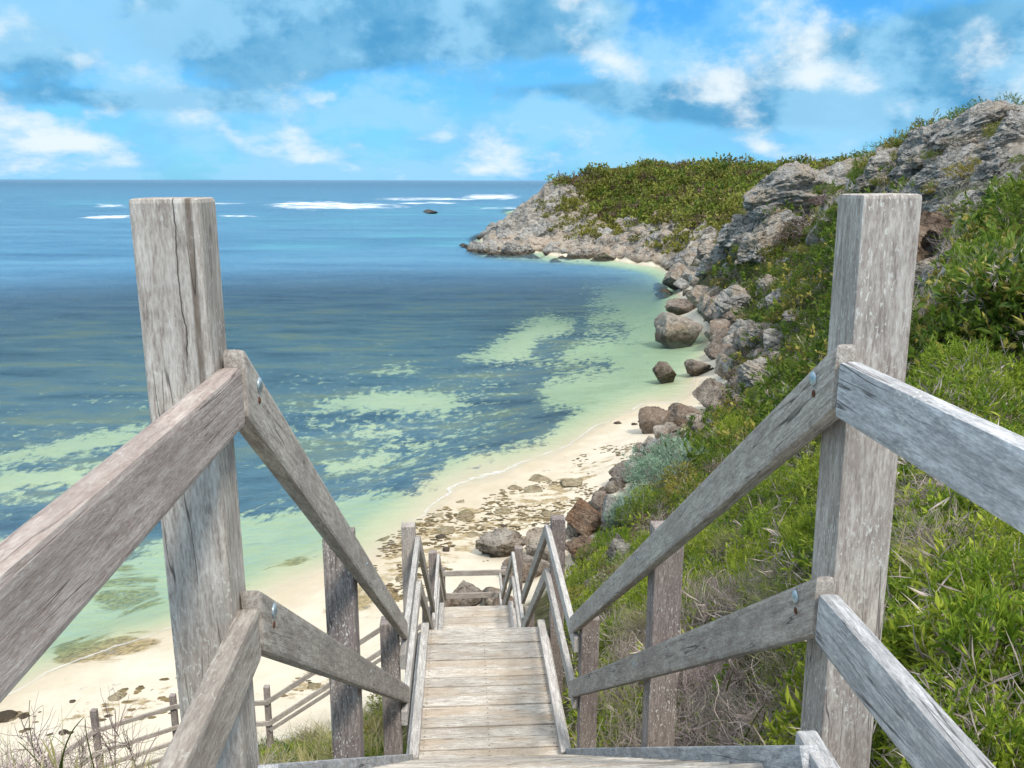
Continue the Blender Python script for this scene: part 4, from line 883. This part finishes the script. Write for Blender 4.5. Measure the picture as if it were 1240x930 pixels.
    SLOPE = [(860,345),(900,300),(1010,240),(1090,215),(1160,250),(1240,240),(1240,420),(1100,470),(1000,520),(900,570),(830,570),(850,515),(890,480),(885,440),(930,420)]
    mass('slope_scrub', SLOPE, 2600, .38, 60, .22, .09, L_GREEN, 'low green scrub covering the slope', 34, .65, ymin=9)
    mass('slope_olive_scrub', SLOPE, 700, .38, 60, .2, .09, L_OLIVE, 'olive scrub through the slope cover', 35, .65, ymin=9)
    mass('slope_dry_brush', SLOPE, 500, .34, 60, .26, .04, L_TWIG, 'grey dry brush through the slope cover', 39, .7, ymin=9)
    BANK = [(690,760),(760,650),(860,570),(1000,480),(1110,400),(1240,380),(1240,1100),(700,1100)]
    mass('bank_undergrowth', BANK, 3600, .20, 60, .26, .07, L_BRIGHT, 'low green undergrowth between the plants of the right bank', 37, .7, ymin=.8)
    mass('bank_litter', BANK, 1100, .20, 50, .55, .03, L_TWIG, 'dry twigs and stalks between the plants of the right bank', 38, .8, ymin=.8)
    EDGE = [(1275,380),(1500,150),(1900,-100),(2300,500),(2300,1300),(1420,1300),(1340,900)]
    mass('bank_scrub', EDGE, 4200, .34, 60, .24, .09, L_BRIGHT, 'leafy green scrub covering the bank further right', 50, .7, ymin=.5)
    mass('bank_rough_scrub', [(1275,200),(1500,-50),(1900,-300),(1900,-100),(1500,150),(1275,380)], 1500, .40, 60, .24, .09, L_GREEN, 'rough green scrub on the upper bank further right', 51, .7, ymin=.5)
    LB = [(-40,900),(200,890),(320,880),(450,850),(500,800),(500,1200),(-40,1200)]
    mass('left_bank_grass', LB, 1300, .24, 60, .6, .035, L_STRAW, 'dry grass covering the bank left of the stairs', 40, .9, up=1.5, ymin=1.2)
    mass('left_bank_undergrowth', LB, 500, .24, 60, .26, .07, L_GREEN, 'green undergrowth on the bank left of the stairs', 41, .7, ymin=1.2)
    # seaweed wrack on the sand
    q = np.concatenate([sample(P, n, g) for P, n in zip(WRACK, (2600, 60, 120))]); q = q[fbm(np.c_[q*np.array([.03, .06]), np.zeros(len(q))], 4, 3) > -.02]
    q = np.c_[q]; p = np.array([wz(x, y, -12.9) for x, y in q]); z = ground_z(p[:, 0], p[:, 1]); v, f = ico(1); Vs, Fs, Ts = [], [], []
    for i in range(len(p)):
        s = g.uniform(.03, .09); Vs.append(v*np.array([s*g.uniform(1, 2.4), s, s*.22])*g.uniform(.8, 1.2, v.shape)+np.array([p[i, 0], p[i, 1], z[i]])); Fs.append(f+i*len(v)); Ts.append(np.full(len(v), g.random()))
    ob = mesh_np('seaweed_wrack', np.concatenate(Vs), np.concatenate(Fs), L_WRACK, attrs={'tone': np.concatenate(Ts)}); tag(ob, 'dark seaweed wrack strewn over the sand', kind='stuff')
plants()

# ------------------------------------------------------------------ sky, sun
EXPOSURE = .62
def world():
    t = NT('World', True); SC.world = t.m; t.m.cycles.sampling_method = 'NONE'
    el, rot = R(52), R(152)
    sky = t.n('TexSky', sky_type='NISHITA', sun_disc=False, sun_elevation=el, sun_rotation=rot, altitude=10., air_density=1., dust_density=.4, ozone_density=2.5)
    d = t.n('TexCoord').outputs['Generated']; xyz = t.n('SeparateXYZ', {'Vector': d}).outputs
    az = t.math('ARCTAN2', xyz[0], xyz[1]); elv = t.math('ARCSINE', xyz[2])
    ev = t.math('ADD', t.math('MAXIMUM', elv, 0.), .16)
    q = t.n('CombineXYZ', {0: t.math('MULTIPLY', az, 3.1), 1: t.math('MULTIPLY', t.math('LOGARITHM', ev, 2.718), 1.25), 2: t.math('MULTIPLY', elv, .6)}).outputs[0]
    n1 = t.noise(q, 1.5, 9, .57, .0); n2 = t.noise(t.vm('ADD', q, (.07, .10, 0)), 1.5, 9, .57, .0); nf = t.noise(q, 5.2, 7, .6)
    def pxdir(x, y):
        v = ray(x, y); v = v/np.linalg.norm(v); return math.atan2(v[0], v[1]), math.asin(v[2])
    def blob(x, y, sx, sy, amp, acc):
        a, e = pxdir(x, y)
        u = t.math('MULTIPLY', t.math('SUBTRACT', az, a), F/sx); v = t.math('MULTIPLY', t.math('SUBTRACT', elv, e), F/sy)
        g = t.math('POWER', 2.718, t.math('MULTIPLY', t.math('ADD', t.math('MULTIPLY', u, u), t.math('MULTIPLY', v, v)), -1.))
        g = t.math('MULTIPLY', g, amp); return g if acc is None else t.math('ADD', acc, g)
    dk = None
    for b in ((430, 45, 150, 45, .9), (250, 40, 110, 50, .8), (620, 20, 160, 40, .8), (1110, 85, 120, 50, 1.1), (880, 130, 170, 22, .7), (190, 122, 120, 12, .7), (40, 70, 50, 40, .6), (1190, 60, 80, 50, .5), (450, 135, 60, 12, .4), (700, 110, 120, 14, .5)): dk = blob(*b, dk)
    br = None
    for b in ((165, 82, 60, 22, 1.), (172, 10, 16, 14, 1.), (735, 68, 34, 26, .8), (690, 88, 50, 20, .7), (920, 45, 60, 40, .8), (985, 60, 16, 40, .4), (385, 115, 30, 16, .8), (60, 158, 55, 22, .9), (20, 20, 40, 28, .6), (1060, 15, 60, 18, .6), (730, 150, 80, 16, .55), (320, 165, 50, 12, .6), (610, 185, 60, 9, .6), (120, 172, 50, 10, .6), (840, 150, 60, 14, .5), (250, 140, 60, 10, .5), (540, 120, 50, 14, .45), (850, 85, 40, 30, .5)): br = blob(*b, br)
    nn = t.math('SUBTRACT', n1, .5)
    skyc = t.mix(1., t.vm('SCALE', sky, .10), (.36, .80, 1.12), 'MULTIPLY')
    skyc = t.mix(.55, skyc, t.mix(t.mp(elv, 0., .2), (.105, .36, .62), (.035, .27, .63)))
    veil = t.mp(t.math('ADD', nn, t.math('MULTIPLY', t.math('SUBTRACT', nf, .5), .35)), -.10, .07, 0, .85)
    c = t.mix(veil, skyc, (.16, .41, .65))
    dark_c = t.mix(t.mp(nf, .3, .7), (.06, .235, .42), (.14, .345, .52))
    md = t.mp(t.math('ADD', t.math('MULTIPLY', dk, .85), t.math('ADD', t.math('MULTIPLY', nn, 1.5), t.math('MULTIPLY', t.math('SUBTRACT', nf, .5), .5))), .16, .46, 0, .95)
    c = t.mix(md, c, dark_c)
    pf = t.noise(t.vm('ADD', q, (3.3, 7.1, 0)), 2.6, 8, .56)
    c = t.mix(t.mp(pf, .45, .58, 0, .7), c, (.25, .48, .66))
    sh = t.math('MULTIPLY', t.math('SUBTRACT', n1, n2), 3.)
    mb = t.mp(t.math('ADD', t.math('ADD', t.math('MULTIPLY', br, .50), t.math('MULTIPLY', nn, 2.6)), t.math('ADD', t.math('MULTIPLY', sh, .9), t.math('ADD', t.math('MULTIPLY', t.mp(elv, .02, .11, .22, 0), t.mp(elv, .0, .03)), t.math('MULTIPLY', t.math('SUBTRACT', nf, .5), 1.3)))), .22, 1.08)
    c = t.mix(t.math('MULTIPLY', mb, .95), c, (.56, .63, .67))
    over = t.mp(elv, .26, .75, 0, .9)                                   # bright cloud deck added out of view overhead, for soft neutral fill light
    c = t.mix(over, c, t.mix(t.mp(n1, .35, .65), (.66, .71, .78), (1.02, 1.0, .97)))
    below = t.mp(xyz[2], -.02, 0., 0, 1)
    c = t.mix(below, (.06, .16, .22), c)
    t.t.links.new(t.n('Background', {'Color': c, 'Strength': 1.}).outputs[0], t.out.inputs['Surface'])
    sun = bpy.data.lights.new('sun', 'SUN'); sun.energy = 2.1; sun.angle = R(10); sun.color = (1., .94, .85)
    so = bpy.data.objects.new('sun', sun); COL.objects.link(so)
    dirv = Vector((math.sin(rot)*math.cos(el), math.cos(rot)*math.cos(el), math.sin(el)))
    so.rotation_euler = dirv.to_track_quat('Z', 'Y').to_euler()
world()
SC.view_settings.view_transform = 'Standard'; SC.view_settings.look = 'None'; SC.view_settings.gamma = 1; SC.view_settings.exposure = EXPOSURE
SC.view_settings.use_curve_mapping = False
SC.cycles.max_bounces = 5; SC.cycles.diffuse_bounces = 2; SC.cycles.glossy_bounces = 2; SC.cycles.adaptive_threshold = .025; SC.cycles.transparent_max_bounces = 12; SC.cycles.caustics_reflective = False; SC.cycles.caustics_refractive = False
